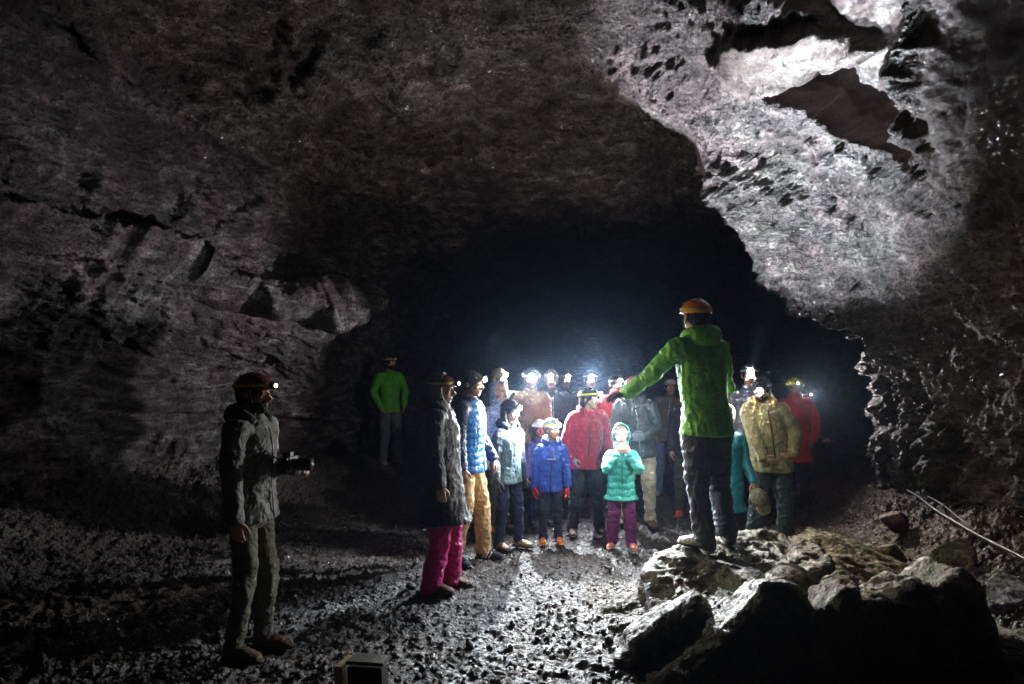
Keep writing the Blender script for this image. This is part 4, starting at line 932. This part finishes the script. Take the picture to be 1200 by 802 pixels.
P['khaki'], A_kh = person('man in loose khaki jacket, dark trousers and black cap, head bowed over his hands', 903, 6.85, 1.665, -4,
    seed=23, vox=.006, lean=(-.10, -.05), yaw=-25, pitch=22, arms=((-.13, -.22, .88), (.15, -.24, .93)), arm_dirs=(((.7, -.5, -.3), (.3, .6, .5)), ((-1, -.2, -.2), (0, .8, .3))), arm_poles=((-1, .3, -.3), (1, .3, -.3)), jacket=cloth('jacket_khaki', (.33, .28, .14), .6), jslim=1.25, hem=.78, sleeve=1.15,
    zipper=plain('zip_dark', (.03, .03, .03), .5), hood=cloth('khaki_hood', (.45, .27, .08)), trousers=cloth('trousers_wet', (.045, .058, .066), .35, spec=.7), tslim=1.15, cuff_loose=1.12, boots=(dark_boot, (lace, 'lace')), hair=('dark', 'short'), cap=cloth('cap_dark', (.03, .03, .03)), beard='dark',
    lamp=L(dkb, 170, col=(1, .97, .92), lm='warmwhite', glow=700, size=80, aim=(-.9, 4.9, .5)), feet=((-.17, .0, -16), (.17, .02, 20)), amp=.014)
P['redR'], _ = person('person in red jacket and yellow helmet, behind the khaki jacket', 932, 8.4, 1.62, -10,
    seed=24, arms=('pocket', 'pocket'), jacket=cloth('jacket_red2', (.75, .015, .025), .5), hem=.66, scarf=cloth('jacket_red2', (0, 0, 0)), trousers=cloth('trousers_black', (0, 0, 0)), boots=(dark_boot, None), hair=('brown', 'short'), helmet=h_yel, lamp=L(yel, 60, col=(1, .88, .65), lm='dimwarm', glow=10, size=80, aim=(2.9, 5.7, .1)))
P['lastchild'], A_last = person('girl in patterned purple leggings and tan boots at the right end of the group', 940, 8.95, 1.40, 30,
    seed=25, arms=('hang', 'front'), jacket=cloth('jacket_darkred', (.10, .015, .03), .6), hem=.66, trousers=cloth('leggings_purple', (.22, .14, .28), .7, scale=6, var=.8), tslim=.85, boots=(tan_boot, None), hair=('brown', 'long'), helmet=h_dark,
    lamp=L(yel, 40, col=(1, .95, .95), lm='amberish', glow=30, size=130, aim=(4.5, 5.6, 1.6)))

# ---------------------------------------------------------------- real lights in front of the lenses
def add_lamps():
    for q in HL_ON:
        d = bpy.data.lights.new('headlamp_light', 'SPOT'); d.energy = q['E']*LP; d.spot_size = R(q['size']); d.spot_blend = q['blend']; d.shadow_soft_size = .012; d.color = q['col']
        o = bpy.data.objects.new('headlamp_light', d); COL.objects.link(o); o.location = q['p']
        v = Vector(q['aim'])-Vector(q['p']) if q['aim'] else Vector(q['d'])+Vector((0, 0, -.42))
        o.rotation_euler = v.to_track_quat('-Z', 'Y').to_euler()
LP = 1.0; EXPO = 1.35
add_lamps()
# ================================================================ held and standing things
def camera_prop():
    p = A_left['w'](V3(.03, -.235, 1.19)); root = bpy.data.objects.new('camera', None); COL.objects.link(root); root.name = 'photo_camera'
    root.location = p; root.rotation_euler = (0, 0, R(80))
    blk = plain('camera_black', (.02, .02, .022), .4)
    b = Buf().box((0, 0, 0), (.072, .030, .046)); b.ell((-.05, -.02, 0), (.024, .030, .046)); b.box((0, 0, .055), (.024, .026, .022))
    b.remesh('camera_body', blk, root, .003, 3)
    Buf().tube([(0, -.02, 0), (0, -.06, 0), (0, -.065, 0), (0, -.12, 0), (0, -.15, 0)], [.034, .034, .038, .038, .040], 24, 1).obj('camera_lens', blk, root)
    Buf().tube([(0, -.145, 0), (0, -.153, 0)], [.033, .033], 24, 1).obj('glass', plain('lens_glass', (.01, .012, .02), .05), root)
    Buf().tube([(-.075, 0, .03), (-.10, .10, .10), (-.08, .18, .26), (-.04, .20, .32)], [(.012, .002)]*4, 6, 3).obj('strap', plain('strap_dark', (.03, .03, .03), .7), root)
    tag(root, 'black long-lens camera held by the man at the left wall', 'camera')
camera_prop()
def held_cap():
    p = A_tc['w'](A_tc['WR'][1])
    m = cloth('cap_olive', (.20, .19, .13)); root = bpy.data.objects.new('baseball_cap', None); COL.objects.link(root)
    root.location = (p[0]+.02, p[1]-.10, p[2]-.13); root.rotation_euler = (R(75), R(-25), R(10))
    Buf().ell((0, 0, 0), (.082, .092, .066)).remesh('crown', m, root, .005, 2, lambda q: .003*perlin(q*30))
    Buf().tube([(0, -.07, -.02), (0, -.12, -.025), (0, -.165, -.035)], [(.07, .005), (.068, .005), (.042, .004)], 16, 3, flat=(1, 0, 0)).obj('peak', cloth('peak_pale', (.35, .34, .28)), root)
    tag(root, 'olive cap with a pale peak dangling from a hand beside the wet dark trousers', 'cap')
held_cap()
# wooden post in the foreground
def post():
    Y = 2.95; x, _, z = px2w(437, 774, Y); root = bpy.data.objects.new('wooden_post', None); COL.objects.link(root); root.location = (x, Y, gz(x, Y)-.1); root.rotation_euler = (0, R(-3), R(-14))
    hgt = z-(gz(x, Y)-.1)
    def wood(name, a, b_):
        m, nt, b = new_mat(name); tc = nt.nodes.new('ShaderNodeTexCoord'); mp = nt.nodes.new('ShaderNodeMapping'); mp.inputs['Scale'].default_value = (9, 9, 1.2)
        nt.links.new(tc.outputs['Object'], mp.inputs[0]); n = N(nt, 'ShaderNodeTexNoise', Scale=6, Detail=8, Roughness=.7, Distortion=.6); nt.links.new(mp.outputs[0], n.inputs['Vector'])
        nt.links.new(ramp(nt, n.outputs[0], [(.35, a), (.65, b_)]), b.inputs['Base Color']); b.inputs['Roughness'].default_value = .7
        bp = N(nt, 'ShaderNodeBump', Strength=.4, Distance=.01); nt.links.new(n.outputs[0], bp.inputs['Height']); nt.links.new(bp.outputs[0], b.inputs['Normal']); return m
    wd = wood('weathered_wood', (.07, .06, .035), (.15, .125, .08)); wl = wood('raw_wood', (.36, .25, .10), (.55, .42, .2))
    def bev(name, c, h, mat):
        o = Buf().box(c, h).obj(name, mat, root, smooth=False); bm = bmesh.new(); bm.from_mesh(o.data); bmesh.ops.bevel(bm, geom=bm.edges[:], offset=.004, segments=2, affect='EDGES'); bm.to_mesh(o.data); bm.free(); return o
    bev('post', (.005, .0, hgt/2-.01), (.080, .035, hgt/2-.01), wood('dark_wood', (.03, .02, .02), (.08, .055, .05)))
    bev('side_board', (-.098, -.01, hgt/2-.005), (.018, .065, hgt/2), wl)
    bev('top_board', (.012, .0, hgt), (.088, .045, .008), wd)
    tag(root, 'dark wooden post with a raw yellow side board, at the bottom edge', 'post')
post()
# cable along the right wall
def cable():
    def run(pts, r, name, mat, parent=None, off=0):
        P_ = []
        for px, py in pts:
            x, Y, z = at_ground(px, py); P_.append((x+off, Y, z+.075))
        return Buf().tube(P_, [r]*len(P_), 8, 6).obj(name, mat, parent)
    m = plain('cable_grey', (.06, .06, .065), .4, .1)
    a = run([(1028, 564), (1050, 576), (1075, 590), (1095, 606), (1120, 622), (1150, 640), (1192, 662), (1240, 690)], .016, 'cable', m)
    b = run([(1052, 577), (1078, 588), (1100, 600), (1124, 620), (1140, 633)], .010, 'loose_strand', m, a, .03)
    tag(a, 'grey cable running along the foot of the right wall', 'cable')
cable()
# small worn white print across the chest of the bright blue jacket
def chest_print():
    s = A_blue['s']; m = plain('print_white', (.8, .8, .8), .6); b = Buf(); x = -.062
    for w_, h_ in ((.006, .020), (.010, .013), (.005, .013), (.011, .014), (.006, .020), (.010, .013), (.006, .018), (.009, .013), (.006, .013)):
        b.tube([(x*s, -.152*s-.05*abs(x)*-1, A_blue['shz']-.135*s), ((x+w_)*s, -.152*s+.05*abs(x), A_blue['shz']-.135*s)], [(.003*s, h_*.5*s)]*2, 6, 1, flat=(0, 1, 0)); x += w_+.0055
    b.obj('chest_print', m, P['bluekid'], smooth=False)
chest_print()
def pole():
    p = A_last['w'](A_last['WR'][1]); m = plain('pole_silver', (.6, .62, .65), .25, .9)
    o = Buf().tube([p+V3(-.16, -.04, .12), p+V3(.0, -.06, -.0), p+V3(.16, -.08, -.05)], [.008, .009, .012], 8, 1).tube([p+V3(.16, -.08, -.05), p+V3(.02, -.06, -.06)], [.016, .014], 8, 1).obj('folding_pole', m)
    tag(o, 'silver folded pole held by the girl at the right end of the group', 'pole')
pole()
def haze(density):
    m = bpy.data.materials.new('damp_air'); m.use_nodes = True; nt = m.node_tree; nt.nodes.clear()
    o_ = nt.nodes.new('ShaderNodeOutputMaterial'); v = nt.nodes.new('ShaderNodeVolumePrincipled')
    v.inputs['Color'].default_value = (.5, .68, 1, 1); v.inputs['Density'].default_value = density; v.inputs['Anisotropy'].default_value = .88
    nt.links.new(v.outputs[0], o_.inputs['Volume'])
    b = Buf().box((0.3, 14.5, 3.0), (9.0, 21.0, 4.6)); o = b.obj('haze', m, smooth=False); tag(o, 'faint damp air glowing around the headlamps', 'haze', kind='stuff')
haze(.0012)
# ================================================================ camera, world, render settings
cam = bpy.data.cameras.new('camera'); co = bpy.data.objects.new('camera', cam); COL.objects.link(co); sc.camera = co
co.location = (0, 0, CZ); co.rotation_euler = (R(90), 0, 0)
cam.sensor_width = 36; cam.lens = 36*F/1200; cam.shift_y = (HY-401)/1200; cam.clip_end = 200; cam.clip_start = .05
w = bpy.data.worlds.new('World'); sc.world = w; w.use_nodes = True
w.node_tree.nodes['Background'].inputs[0].default_value = (.02, .03, .05, 1); w.node_tree.nodes['Background'].inputs[1].default_value = .05
sc.view_settings.view_transform = 'Standard'; sc.view_settings.look = 'None'; sc.view_settings.exposure = EXPO; sc.view_settings.gamma = 1
cy = sc.cycles
cy.use_denoising = True
try: cy.denoiser = 'OPENIMAGEDENOISE'; cy.denoising_input_passes = 'RGB_ALBEDO_NORMAL'
except Exception: pass
cy.max_bounces = 3; cy.diffuse_bounces = 2; cy.glossy_bounces = 1; cy.use_adaptive_sampling = True; cy.adaptive_threshold = .03; cy.volume_bounces = 0; cy.transmission_bounces = 2
cy.sample_clamp_indirect = 3.0; cy.sample_clamp_direct = 0; cy.blur_glossy = 1.0; cy.use_light_tree = True
